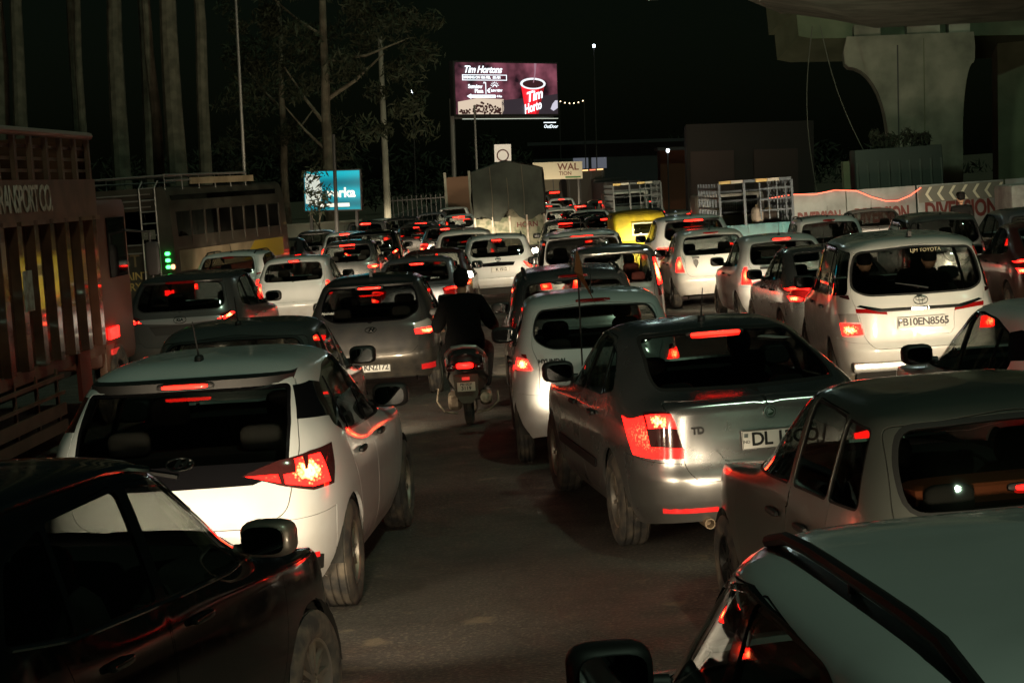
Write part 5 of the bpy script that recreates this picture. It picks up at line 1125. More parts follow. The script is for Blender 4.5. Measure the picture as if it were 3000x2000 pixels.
C(m_['nios'], 'hatchback', 'dark grey hatchback with low number plate left of the scooter', -1.78, 25.2, -1, P_DGREY, 1.04, dark_glass=True, ant='fin', extras=[third(.28, 1.375, out=.09, h=.024), plate('KN2172', 0, .42, .44, .11, out=.012, size=.095, align='RIGHT'), emblem('h', 0, .875, .14), reflectors(.60, .76, .40, .09), word('Hyundai', -.52, 1.10, .05, WINK)])
C(m_['led_suv'], 'sport_utility', 'dark sport utility with pale tail bar beside the maroon truck', -4.75, 28.4, -3, P_GREY, 1.02, ant=None, dark_glass=False, extras=[emblem('oval', 0, 1.0, .18, .01), third(.36, 1.52, lit=False, out=.14)])
C(m_['old'], 'hatchback', 'slate grey hatchback directly ahead of the white zigzag-lamp hatchback', -2.42, 17.0, -1.5, P_STEEL, 1.07, seats='red')
C(m_['swept'], 'hatchback', 'white hatchback with dim screen ahead of the dark sport utility', -4.22, 38.6, -2, P_WHITE, .97, extras=[third(.20, 1.44, out=.02)])
C(m_['upright_suv'], 'sport_utility', 'white utility with black roof rails beside the bus', -6.15, 43.0, -6, P_WHITE, .95, rails=(.64, .04, BLACKP), extras=[third(.2, 1.50, lit=False)])
C(m_['nios'], 'hatchback', 'silver hatchback with ring-shaped lit lamps behind the roof-railed white utility', -4.02, 49.2, -2, P_SILVER, .96, extras=[third(.40, 1.40, out=.09, h=.03)])
C(m_['arrow_suv'], 'sport_utility', 'white sport utility with arrow lamps and dark tail garnish, centre of the jam', -.22, 43.2, 0, P_WHITE, .93, rails=(.66, .04, BLACKP), dark_glass=True, extras=[third(.22, 1.50), emblem('bar', 0, 1.06, .12), plate('K 1512', .05, .82, .42, .11, size=.095)])
C(m_['sedan'], 'saloon_car', 'blue-grey saloon just ahead of the scooter rider', -1.62, 34.0, -1, P_BLUE, .97, extras=[third(.24, 1.37, out=0), word('GRV JI', .35, 1.12, .06, WINK)])
C(m_['sedan'], 'saloon_car', 'dark red saloon ahead of the blue-grey saloon', -1.52, 38.7, -1.5, P_RED, .95, lights=False)
C(m_['swept'], 'hatchback', 'white hatchback ahead of the dark red saloon, its lamps reflected in the screen', -1.08, 49.0, -1, P_CREAM, 1.0, ant='fin')
C(m_['swept'], 'hatchback', 'white hatchback with a dark portrait sticker on its tailgate', 3.95, 37.6, 1, P_CREAM, .97, extras=[third(.24, 1.455, lit=False, out=.012), plate('PB', .22, .70, .40, .11, size=.1), lambda t, md: MB().prism([(-.05, .90), (-.02, .84), (0, .80), (.02, .84), (.05, .90), (.045, .96), (0, .985), (-.045, .96)], .04, .05, 'Y').build('portrait_sticker', INK, t, loc=(-.38, -.0, 0)), lambda t, md: MB().box((-.38, .055, 1.01), (.14, .006, .035)).build('sticker_strip', INK, t)])
C(m_['swept'], 'hatchback', 'white hatchback with lit high brake light beside the pale gold people carrier', 4.60, 32.4, 2, P_WHITE, .97, extras=[third(.30, 1.455, out=.012), passenger(.35, 1.70, .62, 'driver silhouetted inside the white hatchback beside the gold people carrier'), lambda t, md: MB().box((-.38, .055, 1.0), (.18, .006, .04)).build('sticker_strip', INK, t)])
C(m_['sedan'], 'saloon_car', 'silver saloon with angular lamp half hidden by the pale gold people carrier', 4.72, 27.4, 3, P_SILVER, .97)
C(m_['sharp'], 'hatchback', 'white hatchback at the right edge with open driver window, behind the gold people carrier', 4.48, 13.6, 5, P_WHITE, 1.02, extras=[], ant=None, swap={'front_door_window': glass_mat('lowered_glass', (.8, .82, .8))})
C(m_['lshape_suv'], 'sport_utility', 'white sport utility with thin hooked lamps behind the stickered hatchback', 4.06, 42.4, 2, P_WHITE, 1.02, dark_glass=True, extras=[third(.40, 1.52, out=.14, h=.034)])
C(m_['mover'], 'people_carrier', 'white people mover with roof rails in front of the blue cage pickup', 6.42, 39.0, -2, P_WHITE, .91, rails=(.66, .04, BLACKP), dark_glass=True, lit=False, extras=[third(.2, 1.60, lit=False)])
C(m_['carrier'], 'people_carrier', 'silver van behind the roof of the pale gold people carrier', 7.75, 34.8, -2, P_STEEL, .89, dark_glass=True, lit=False)
C(m_['sedan'], 'saloon_car', 'white saloon roof in front of the diversion boards', 8.85, 47.0, -3, P_WHITE, .93, lit=False)
C(m_['sedan'], 'saloon_car', 'dark saloon with lit lamp at the right edge of the road', 8.52, 29.6, 0, P_RED, 1.0)
C(m_['swept'], 'hatchback', 'white hatchback at the right edge ahead of the dark saloon', 9.72, 35.4, 3, P_BLUE, 1.0)
C(m_['swept'], 'hatchback', 'white hatchback with short row of lit lamps left of the red barricade', 5.22, 55.4, 2, P_CREAM, .96, extras=[third(.26, 1.44)])
# the far part of the jam
for (k, nm, X, Y, yw, pm, sc, lab, ex) in (
    ('nios', 'hatchback', 1.68, 56.4, 0, P_SILVER, .95, 'silver hatchback with lit roof lamp right of the tarpaulin truck', [third(.42, 1.40, out=.09, h=.03)]),
    ('swept', 'hatchback', 2.10, 76.8, 0, P_CREAM, .95, 'cream hatchback two cars beyond the tarpaulin truck tail', []),
    ('sedan', 'saloon_car', 2.72, 64.4, 1, P_BLACK, .97, 'black saloon between the silver hatchback and the rickshaw', []),
    ('sedan', 'saloon_car', 1.98, 92.5, 0, P_WHITE, .95, 'white saloon hard against the tarpaulin truck side', [third(.3, 1.37, out=0)]),
    ('swept', 'hatchback', 2.9, 104.5, 1, P_WHITE, 1.0, 'distant white hatchback below the cream shop sign', [third(.3, 1.45)]),
    ('upright_suv', 'sport_utility', 4.22, 85.0, 2, P_SAGE, .96, 'distant pale utility with lit roof lamp', [third(.5, 1.52, h=.05)]),
    ('sedan', 'saloon_car', 5.05, 94.0, 2, P_CREAM, .95, 'distant cream saloon left of the green-tailgate pickup', []),
    ('arrow_suv', 'sport_utility', 3.39, 140.0, 1, P_RED, 1.03, 'farthest dark red utility under the cream shop sign', [third(.7, 1.50, h=.10)]),
    ('sedan', 'saloon_car', 4.62, 64.2, 2, P_SILVER, .97, 'silver saloon just in front of the green-tailgate pickup', []),
    ('swept', 'hatchback', -4.14, 77.4, -1, P_DGREY, 1.0, 'charcoal hatchback with pale roof right of the blue sign', []),
    ('sedan', 'saloon_car', -3.22, 72.4, -1, P_SILVER, .95, 'silver saloon with lit roof lamp left of the tarpaulin truck', [third(.45, 1.37, out=0, h=.045)]),
    ('swept', 'hatchback', -3.42, 89.4, -1, P_BLUE, .96, 'blue-grey hatchback far left of the tarpaulin truck', []),
    ('lshape_suv', 'sport_utility', -2.58, 95.0, 0, P_WHITE, .96, 'far white sport utility touching the tarpaulin truck outline', []),
    ('sedan', 'saloon_car', -3.1, 66.0, -1, P_DGREY, .95, 'charcoal saloon with one round lit lamp left of the centre', [third(.2, 1.37, out=0)]),
    ('led_suv', 'sport_utility', -3.72, 53.6, -1, P_BLACK, .96, 'black sport utility with V-shaped lit lamp ahead of the ring-lamp hatchback', []),
    ('nios', 'hatchback', -6.55, 66.5, -3, P_DGREY, .95, 'dim dark hatchback beside the front of the bus', []),
    ('sedan', 'saloon_car', -1.95, 60.6, -1, P_SILVER, .95, 'silver saloon squeezed along the left side of the tarpaulin truck', [third(.3, 1.37, out=0, h=.04)]),
    ('swept', 'hatchback', -1.2, 54.1, -1, P_STEEL, .95, 'grey hatchback behind the tarpaulin truck tail', [third(.3, 1.455, out=.012, h=.03)]),
    ('swept', 'hatchback', -5.0, 60.2, -2, P_WHITE, .95, 'white hatchback left of the charcoal saloons under the blue sign', [third(.3, 1.455, out=.012, h=.04)]),
    ('upright_suv', 'sport_utility', -5.15, 71.6, -2, P_SILVER, .96, 'silver utility in front of the parapet wall', [third(.4, 1.52, h=.05)]),
    ('sedan', 'saloon_car', -5.4, 84.0, -2, P_WHITE, .95, 'far white saloon beside the concrete utility pole', []),
    ('nios', 'hatchback', -1.95, 79.5, -1, P_WHITE, .95, 'far white hatchback in the gap left of the tarpaulin truck', [third(.5, 1.40, out=.09, h=.05)]),
    ('sedan', 'saloon_car', 3.05, 70.2, 1, P_WHITE, .95, 'white saloon straight behind the green-tailgate pickup line', [third(.4, 1.37, out=0, h=.05)]),
    ('swept', 'hatchback', 3.05, 81.6, 1, P_SILVER, .95, 'far silver hatchback between the cream hatchback and pale utility', [third(.5, 1.455, out=.012, h=.05)]),
    ('sedan', 'saloon_car', 1.15, 84.5, 0, P_GREY, .95, 'far grey saloon just past the tarpaulin truck cab', [third(.5, 1.37, out=0, h=.05)]),
    ('swept', 'hatchback', 5.75, 80.6, 3, P_WHITE, .95, 'far white hatchback ahead of the green-tailgate pickup', [third(.5, 1.455, out=.012, h=.05)]),
    ('upright_suv', 'sport_utility', 1.8, 116.0, 0, P_STEEL, 1.0, 'far slate utility below the cream shop sign edge', [third(.6, 1.52, h=.08)]),
    ('sedan', 'saloon_car', 3.0, 58.9, 1, P_SILVER, .95, 'silver saloon directly ahead of the yellow rickshaw', [third(.3, 1.37, out=0, h=.04)]),
    ('sedan', 'saloon_car', -6.9, 58.6, -3, P_DGREY, .95, 'unlit charcoal saloon just beyond the bus nose', []),
):
    C(m_[k], nm, lab, X, Y, yw, pm, sc, extras=ex, mirrors=Y < 80, cabin=Y < 80)

set_beams()
# ------------------------------------------------------------------ other vehicles
def put_wheels(t, ys, hx, r, w, style='steel', dual=False):
    ty, ri = wheel_meshes(r, w, style)
    for y in ys:
        for sg in (1, -1):
            wl = obj('wheel', ty, None, t, loc=(sg * hx, y, r), rot=(random.uniform(0, 6), 0, 0 if sg > 0 else math.pi)); obj('rim', ri, None, wl)
def headlights(t, L, hx, z, beam=55):
    for sg in (1, -1):
        obj('headlight', HLM, None, t, loc=(sg * hx, L, z)); lo = bpy.data.objects.new('headlight_beam', spot(beam)); COL.objects.link(lo); lo.parent = t; lo.location = (sg * hx, L + .12, z); lo.rotation_euler = (R(88.5), 0, R(-sg * 1.5))
MAROON = mat('maroon_truck_paint', (.12, .046, .028), .20, noise=(2.2, (.055, .020, .012), .4, .65), coat=1.0, bump=(4, .15, .02)); MARD = mat('maroon_steel', (.14, .075, .052), .45, noise=(3, (.085, .045, .03), .4, .6))
WORN = mat('worn_lettering', (.62, .56, .50), .7, noise=(8, (.40, .30, .24), .48, .6))
# maroon goods truck on the left, its right side towards us
t = thing('goods_truck', 'maroon goods truck with corrugated side and slatted top rail at the left edge', 'truck', -6.34, 15.6, -1.8)
Wt = 1.2; L0, L1 = 0.0, 8.4
MB().box((0, 4.2, 1.02), (2.36, 8.4, .14)).build('bed', MARD, t); MB().box((0, 5.2, .72), (.9, 10.2, .22)).build('chassis', UNDER, t)
for sg in (1, -1):
    x = sg * Wt
    MB().box((x - sg * .05, 4.2, 1.86), (.03, 8.36, 1.56)).build('side_wall', MAROON, t)
    for k in range(13):
        y = .35 + k * .645; v = [(-.15, 0), (-.085, .085), (.085, .085), (.15, 0)]
        b = MB(); pts = [(y + a, x - sg * .035 + sg * d) for a, d in v]
        b.add([(q[1], q[0], z) for z in (1.08, 2.62) for q in pts], [(0, 1, 5, 4), (1, 2, 6, 5), (2, 3, 7, 6), (0, 4, 7, 3)]); b.build('corrugation', MAROON, t, smooth=False)
    MB().box((x - sg * .01, 4.2, 2.84), (.06, 8.4, .43)).build('name_board', MARD, t); MB().box((x + sg * .005, 4.2, 2.60), (.09, 8.4, .05)).build('board_lip', MARD, t)
    for k in range(14): MB().box((x - sg * .02, .05 + k * .635, 3.30), (.05, .09, .50)).build('top_post', MARD, t)
    for z in (3.16, 3.29, 3.42): MB().box((x - sg * .065, 4.2, z), (.03, 8.3, .035)).build('slat', MARD, t)
    MB().tube([(x, 0, 3.57), (x, 8.4, 3.57)], .045, 8).build('top_rail', mat('worn_rail', (.26, .20, .18), .5), t)
    for z, h in ((.90, .04), (.72, .035), (.54, .13), (.36, .12)): MB().box((x + sg * .01, 3.6, z), (.035, 5.2, h)).build('guard_rail', MARD, t)
    for k in range(7): MB().box((x - sg * .02, 1.1 + k * .82, .66), (.03, .06, .66)).build('guard_post', MARD, t)
    MB().box((x - sg * .0, 7.2, .8), (.05, .5, .55)).build('guard_plate', mat('red_guard', (.20, .03, .02), .45), t)
MB().box((0, .02, 2.3), (2.36, .05, 2.5)).build('tail_gate', MAROON, t); MB().box((0, 8.38, 2.3), (2.36, .05, 2.6)).build('head_board', MAROON, t)
obj('lettering', text_mesh('NIA TRANSPORT CO.', .40, WORN, .002, .006, 0, 'RIGHT', .82), None, t, M=face_M((Wt + .030, 6.35, 2.84), Vector((1, 0, 0)))).scale = (.85, 1, 1)
MB().box((Wt + .048, 5.0, 1.9), (.02, .32, .42)).build('faded_notice', WORN, t)
# cab
MB().box((0, 9.55, 1.78), (2.2, 1.9, 2.1), bev=.12).build('cab', mat('cab_paint', (.08, .03, .02), .4), t); MB().box((1.112, 9.75, 2.2), (.02, .95, .75)).build('cab_window', GLASSD, t); MB().box((-1.112, 9.75, 2.2), (.02, .95, .75)).build('cab_window', GLASSD, t); MB().box((0, 10.505, 2.2), (1.9, .02, .8)).build('windscreen', GLASSD, t)
MB().tube([(1.12, 10.2, 2.4), (1.38, 10.5, 2.35), (1.38, 10.5, 1.75)], .018, 6).build('mirror_arm', DARKST, t); MB().blob((1.40, 10.5, 2.0), (.2, .08, .45), .4).build('cab_mirror', BLACKP, t)
MB().box((1.06, 8.95, .8), (.10, .5, .45), bev=.02).build('fuel_tank_strap', MARD, t); MB().box((1.13, 9.1, 1.15), (.03, .5, .14)).build('marker_lamp', LIT, t); MB().box((1.13, 9.1, .92), (.03, .34, .07)).build('marker_lamp', REDDIM, t)
put_wheels(t, (1.6, 9.3), 1.02, .50, .26); put_wheels(t, (2.75,), 1.02, .50, .26)

# bus with rear ladder and roof rack
t = thing('bus', 'dark bus with rear ladder, roof rack and yellow side flash left of the jam', 'bus', -9.1, 47.8, -13)
BUSP = mat('bus_paint', (.05, .046, .036), .4, noise=(2, (.03, .027, .021), .4, .6), coat=.4); BUSS = mat('bus_side', (.34, .27, .18), .5, noise=(1.5, (.22, .17, .11), .4, .6)); BUSY = mat('bus_yellow', (.45, .30, .03), .5)
Lb, Wb, Hb = 8.2, 1.16, 3.1
prof = rnd([(-Wb, .45), (Wb, .45), (Wb, 1.6), (Wb - .05, 2.7), (Wb - .16, Hb), (-Wb + .16, Hb), (-Wb + .05, 2.7), (-Wb, 1.6)], .14)
MB().prism(prof, 0, Lb, 'Y').build('body', BUSP, t)
MB().box((Wb + .003, 3.9, 1.30), (.012, 7.2, .50)).build('side_band', BUSS, t); MB().prism([(4.6, 1.08), (7.7, 1.08), (7.7, 1.56), (5.5, 1.56)], Wb + .010, Wb + .020, 'X').build('yellow_flash', BUSY, t); MB().box((Wb + .003, 3.9, .82), (.010, 7.4, .40)).build('lower_band', mat('bus_red', (.20, .06, .045), .45), t)
wg = glass_mat('bus_glass', (.05, .055, .05)); 
for k in range(8): MB().box((Wb - .028, .75 + k * .92, 2.08), (.03, .80, .82)).build('side_window', wg, t); MB().box((Wb - .010, 1.21 + k * .92, 2.08), (.03, .07, .86)).build('window_post', BUSP, t)
MB().box((Wb - .085, 3.9, 2.74), (.03, 7.4, .30)).build('upper_vent_glass', wg, t)
MB().box((0, -.012, 2.15), (1.5, .03, .8)).build('rear_window', wg, t)
for z in (1.55, 1.75, 2.65, 2.8, 2.95): MB().box((-.15, -.03, z), (1.6, .03, .03)).build('rear_bar', STEELG, t)
for x in (.42, .82): MB().tube([(x, -.12, .75), (x, -.12, 3.1), (x, .1, 3.25)], .022, 6).build('ladder_rail', STEELG, t)
for k in range(9): MB().tube([(.42, -.12, .85 + k * .28), (.82, -.12, .85 + k * .28)], .017, 6).build('ladder_rung', STEELG, t)
for x in (-1.0, 1.0): MB().tube([(x, .1, 3.38), (x, 5.6, 3.38)], .03, 6).build('rack_rail', STEELG, t); MB().tube([(x, .1, 3.25), (x, 5.6, 3.25)], .025, 6).build('rack_rail', STEELG, t)
for k in range(6): MB().tube([(-1.0, .1 + k * 1.1, 3.02), (-1.0, .1 + k * 1.1, 3.38), (1.0, .1 + k * 1.1, 3.38), (1.0, .1 + k * 1.1, 3.02)], .02, 6).build('rack_hoop', STEELG, t)
MB().box((1.02, 3.9, 3.22), (.05, 4.4, .16)).build('rack_board', BUSS, t)
GREENL = mat('green_lamp', (.05, .5, .05), .3, emit=(.05, 1, .12), estr=7.); AMB = mat('amber_lamp', (.5, .2, .05), .3, emit=(1, .45, .2), estr=3.)
for z in (1.50, 1.34, 1.18): MB().blob((.98, -.03, z), (.13, .06, .09), .8, 10).build('green_marker', GREENL, t)
MB().blob((1.10, -.03, 1.18), (.10, .06, .12), .7, 10).build('indicator', AMB, t)
YP = mat('old_yellow_print', (.42, .30, .10), .7)
lettering('COMPLAINT', (-.28, -.02, 1.0), .26, YP, t, bold=.004); lettering('INQUIRY', (-.28, -.02, .74), .26, YP, t, bold=.004); lettering('TEST', (-.2, -.02, 1.36), .42, mat('faint_print', (.16, .12, .06), .7), t, bold=.004)
MB().box((.60, -.16, 1.98), (.34, .02, .22)).build('ladder_plate', mat('small_board', (.10, .10, .08), .7), t); lettering('C.L.F', (.60, -.175, 1.98), .12, STEELG, t)
MB().box((-.5, -.06, .28), (.6, .02, .22)).build('number_plate', PLATEY, t); lettering('B1', (-.5, -.075, .28), .2, INK, t)
MB().box((0, -.05, .42), (2.2, .1, .14), bev=.02).build('rear_bumper', DARKST, t)
for sg in (1, -1): MB().box((sg * .95, -.03, .56), (.22, .04, .12)).build('tail_light', LIT, t)
put_wheels(t, (1.7, 6.6), .98, .46, .24)

# truck under a dark tarpaulin
t = thing('tarpaulin_truck', 'small truck loaded high under a dark grey tarpaulin in the middle of the road', 'truck', .10, 59.5, -1)
TARP = mat('tarpaulin', (.048, .055, .045), .8, noise=(2.5, (.028, .033, .027), .4, .65), bump=(3.0, .6, .06))
v = []; f = []; nu, nv = 26, 12; rs = np.random.RandomState(8)
outl = [(-1.04, 1.55), (-1.07, 1.8), (-1.08, 2.4), (-1.05, 2.98), (-.72, 3.08), (-.3, 3.2), (0, 3.26), (.3, 3.2), (.72, 3.08), (1.05, 2.98), (1.08, 2.4), (1.07, 1.8), (1.04, 1.55)]
o2 = dens(outl, .14, False); n = len(o2)
for j in range(nv + 1):
    y = .0 + 4.0 * j / nv
    for i, (x, z) in enumerate(o2): v.append((x + .05 * math.sin(5 * z + 3 * y) + rs.uniform(-.01, .01), y + rs.uniform(-.02, .02), z + .03 * math.sin(4 * y + 2 * x) + rs.uniform(-.01, .01)))
for j in range(nv):
    for i in range(n - 1): f.append((j * n + i, j * n + i + 1, (j + 1) * n + i + 1, (j + 1) * n + i))
cx = len(v); m = 8
for e, y in ((0, -.02), (nv, 4.02)):
    base = len(v); gx = 11; gz = 10
    for b_ in range(gz + 1):
        for a_ in range(gx + 1):
            x = -1.06 + 2.12 * a_ / gx; top = float(np.interp(x, [-1.05, 0, 1.05], [2.99, 3.26, 2.99])); bot = 1.55 + .10 * math.sin(a_ * 1.3) + (.18 if a_ in (5, 6) else 0)
            v.append((x, y - .09 * abs(math.sin(a_ * 1.15 + .12 * b_)) * (1 - .6 * b_ / gz) - (.05 if a_ in (5, 6) else 0) + rs.uniform(-.01, .01), bot + (top - bot) * b_ / gz))
    for b_ in range(gz):
        for a_ in range(gx): q = base + b_ * (gx + 1) + a_; f.append((q, q + 1, q + gx + 2, q + gx + 1))
b = MB().add(v, f); b.build('tarpaulin', TARP, t, smooth=60)
for x in (-.02, .45, -.5): MB().tube([(x, -.14, 1.6), (x + .03, -.15, 2.2), (x, -.06, 3.1)], .012, 5).build('rope', mat('rope', (.14, .12, .09), .9), t)
PAL = mat('painted_panel', (.26, .25, .18), .6, noise=(5, (.10, .12, .07), .45, .6))
for k in range(4): MB().box((-.78 + k * .52, .0, 1.14), (.48, .06, .86)).build('tail_panel', PAL, t)
for k in range(5): MB().box((-1.04 + k * .52, -.03, 1.14), (.05, .07, .95)).build('tail_post', WORN, t)
lettering('HORN', (.52, -.045, 1.32), .22, REDP, t, bold=.004); 
MB().box((0, 2.0, .62), (2.0, 4.0, .12)).build('bed', DARKST, t); MB().box((0, 5.0, 1.25), (1.9, 1.6, 1.5), bev=.1).build('cab', PAL, t); MB().box((0, 2.6, .5), (.8, 5.8, .16)).build('chassis', UNDER, t)
for sg in (1, -1): MB().box((sg * .9, -.03, .56), (.2, .04, .1)).build('tail_light', LIT, t)
put_wheels(t, (1.1, 4.9), .86, .38, .2); headlights(t, 5.82, .7, .8)

# pickups with cage bodies
def cage_pickup(X, Y, yaw, lab, cagem, gate, sc=1., cargo=True):
    t = thing('cage_pickup', lab, 'pickup', X, Y, yaw, 'pickups with cage bodies', sc=sc); hw = .85
    MB().box((0, 1.3, .72), (1.7, 2.6, .10)).build('bed', DARKST, t); MB().box((0, 2.2, .5), (.8, 4.2, .16)).build('chassis', UNDER, t)
    MB().box((0, 0, 1.0), (1.66, .05, .42), bev=.01).build('tailgate', gate, t)
    for k in range(4): MB().box((-.6 + k * .4, -.03, 1.0), (.05, .03, .40)).build('tailgate_rib', gate, t)
    for sg in (1, -1): MB().box((sg * hw, 1.3, 1.0), (.05, 2.6, .42)).build('side_board', gate, t)
    for x in (-hw, -.27, hw): MB().box((x, 0, 1.68), (.055, .055, 1.0)).build('rear_post', cagem, t)
    for sg in (1, -1):
        for k in range(8): MB().box((sg * hw, .18 + k * .345, 1.68), (.035, .04, 1.0)).build('side_post', cagem, t)
        for z in (1.35, 1.6, 1.85, 2.05): MB().box((sg * (hw + .002), 1.3, z), (.03, 2.56, .045)).build('side_rail', cagem, t)
    STR = [mat('bar_yellow', (.5, .36, .12), .5), mat('bar_white', (.35, .34, .30), .5), cagem]
    for k in range(6): MB().box((-.71 + k * .284, 0, 2.20), (.27, .06, .07)).build('top_bar', STR[k % 3], t)
    for z in (1.45, 1.72, 1.95): MB().box((0, 2.6, z), (1.7, .04, .05)).build('front_rail', cagem, t)
    for x in (.1, .3, .5, .7): MB().box((x, -.004, 1.72), (.03, .03, .85)).build('gate_bar', cagem, t)
    for z in (1.5, 1.75, 2.0): MB().box((.45, .0, z), (.75, .028, .035)).build('gate_rail', cagem, t)
    MB().box((0, 3.5, 1.25), (1.6, 1.6, 1.35), bev=.12).build('cab', mat('pickup_cab', (.30, .31, .30), .4, coat=.6), t); MB().box((0, 2.69, 1.6), (1.2, .02, .45)).build('cab_rear_window', GLASSD, t)
    for sg in (1, -1): MB().box((sg * .74, -.03, .78), (.16, .04, .12)).build('tail_light', LIT, t)
    put_wheels(t, (.8, 3.6), .72, .31, .17); headlights(t, 4.3, .6, .75)
    return t
CAGE = mat('cage_blue_grey', (.045, .062, .08), .5, .3); TEAL = mat('teal_board', (.05, .22, .24), .5, noise=(3, (.03, .12, .14), .4, .6)); GRN = mat('green_board', (.02, .12, .06), .5)
cage_pickup(5.98, 47.2, 5, 'blue cage pickup with loaded sacks and teal tailgate before the diversion boards', CAGE, TEAL, 1.03)
SACK = mat('jute_sack', (.20, .16, .11), .95, bump=(20, .5, .02))
for i, (x, y, z, d, lab) in enumerate(((5.45, 47.9, .78, (.62, .5, .42), 'brown sack at the left of the blue cage pickup load'), (6.0, 48.0, .78, (.5, .5, .45), 'brown sack in the middle of the blue cage pickup load'), (6.4, 48.3, .78, (.6, .55, .75), 'tall dark bundle at the right of the blue cage pickup load'), (6.05, 47.7, 1.22, (.26, .3, .42), 'small pale bundle on top of the blue cage pickup load'))):
    t = thing('sack', lab, 'sack', x, y, 10 * i, 'load of the blue cage pickup', z=z); MB().blob((0, 0, d[2] / 2), d, .7, 14).build('bag', mat('pale_bundle', (.34, .30, .26), .9) if i == 3 else (SACK if i != 2 else mat('dark_bundle', (.05, .04, .035), .9)), t, smooth=60); MB().blob((0, 0, d[2] * 1.02), (d[0] * .3, d[1] * .3, .1), .9, 8).build('tied_neck', SACK, t)
cage_pickup(4.75, 71.5, 4, 'grey cage pickup with dark green tailgate in the distance', mat('cage_grey', (.05, .058, .062), .5, .3), GRN, 1.02)

# yellow auto rickshaw
t = thing('auto_rickshaw', 'yellow three-wheeled rickshaw with canvas hood and rear window', 'rickshaw', 3.22, 47.6, 2)
YEL = mat('rickshaw_yellow', (.52, .42, .02), .6, noise=(6, (.38, .30, .02), .4, .6), bump=(5, .4, .02))
def loft(rings, close=True):
    b = MB(); n = len(rings[0]); v = [p for r in rings for p in r]; f = []
    for j in range(len(rings) - 1):
        for i in range(n): f.append((j * n + i, j * n + (i + 1) % n, (j + 1) * n + (i + 1) % n, (j + 1) * n + i))
    if close: f += [tuple(range(n - 1, -1, -1)), tuple((len(rings) - 1) * n + i for i in range(n))]
    return b.add(v, f)
def rr(hw, y0, y1, z, r=.15): return [(p[0], p[1], z) for p in rnd([(-hw, y0), (hw, y0), (hw, y1), (-hw, y1)], r, 4)]
loft([rr(.60, .12, 1.9, 1.02), rr(.63, .10, 1.95, 1.3), rr(.64, .14, 1.95, 1.55), rr(.58, .24, 1.9, 1.68), rr(.30, .5, 1.6, 1.74)]).build('hood', YEL, t, smooth=40)
loft([rr(.62, .10, 1.6, .35), rr(.66, .02, 1.65, .6), rr(.65, .04, 1.7, .95), rr(.61, .10, 1.85, 1.02)]).build('body', YEL, t, smooth=40)
MB().box((.08, .085, 1.30), (.46, .03, .24), bev=.01).build('rear_window', GLASSD, t); 
for a in (((.08, .075, 1.435), (.54, .03, .03)), ((.08, .075, 1.165), (.54, .03, .03)), ((-.18, .075, 1.30), (.03, .03, .3)), ((.34, .075, 1.30), (.03, .03, .3))): MB().box(*a).build('window_trim', mat('trim_pale', (.5, .48, .3), .5), t)
for sg in (1, -1): MB().box((sg * .50, .02, .62), (.14, .05, .10)).build('tail_light', LIT, t)
MB().box((-.6, .8, 1.6), (.10, .14, .10), bev=.02).build('side_flap', BLACKP, t)
ty, ri = wheel_meshes(.20, .10, 'steel')
for x, y in ((-.55, .5), (.55, .5), (0, 2.25)): wl = obj('wheel', ty, None, t, loc=(x, y, .20)); obj('rim', ri, None, wl)
loft([rr(.35, 1.7, 2.5, .3), rr(.30, 1.7, 2.55, .8), rr(.5, 1.7, 2.0, 1.05)]).build('front_cowl', YEL, t, smooth=40)

# police truck and far goods vehicles at the back
t = thing('police_truck', 'pale open police truck with lettered tailboard at the right edge', 'truck', 12.55, 43.2, 4, sc=.82)
PW = mat('police_white', (.36, .37, .36), .5, noise=(3, (.26, .26, .25), .4, .6))
MB().box((.2, 0, 1.0), (2.2, .06, .62), bev=.01).build('tailboard', PW, t); lettering('POLICE', (-.28, -.04, 1.08), .24, REDP, t, bold=.004)
for sg in (1, -1): MB().box((.2 + sg * 1.1, 1.6, 1.0), (.06, 3.2, .62)).build('side_board', PW, t)
for x in (-.88, 1.28): MB().box((x, .1, 1.75), (.06, .06, .9)).build('hoop_post', PW, t); MB().box((x, 1.2, 1.75), (.06, .06, .9)).build('hoop_post', PW, t); MB().box((x, .65, 2.2), (.05, 1.15, .06)).build('hoop_top', PW, t)
MB().box((.2, .1, 2.2), (2.2, .05, .06)).build('hoop_top', PW, t); MB().box((-.4, .1, 1.85), (.8, .03, .5)).build('side_screen', GLASSD, t)
MB().box((.2, 1.6, .66), (2.2, 3.3, .1)).build('bed', DARKST, t); MB().box((.2, 4.1, 1.35), (2.0, 1.6, 1.6), bev=.1).build('cab', PW, t)
for sg in (1, -1): MB().box((.2 + sg * .9, -.03, .62), (.2, .05, .1)).build('tail_light', REDLENS, t)
put_wheels(t, (.8, 4.1), 1.0, .40, .2)
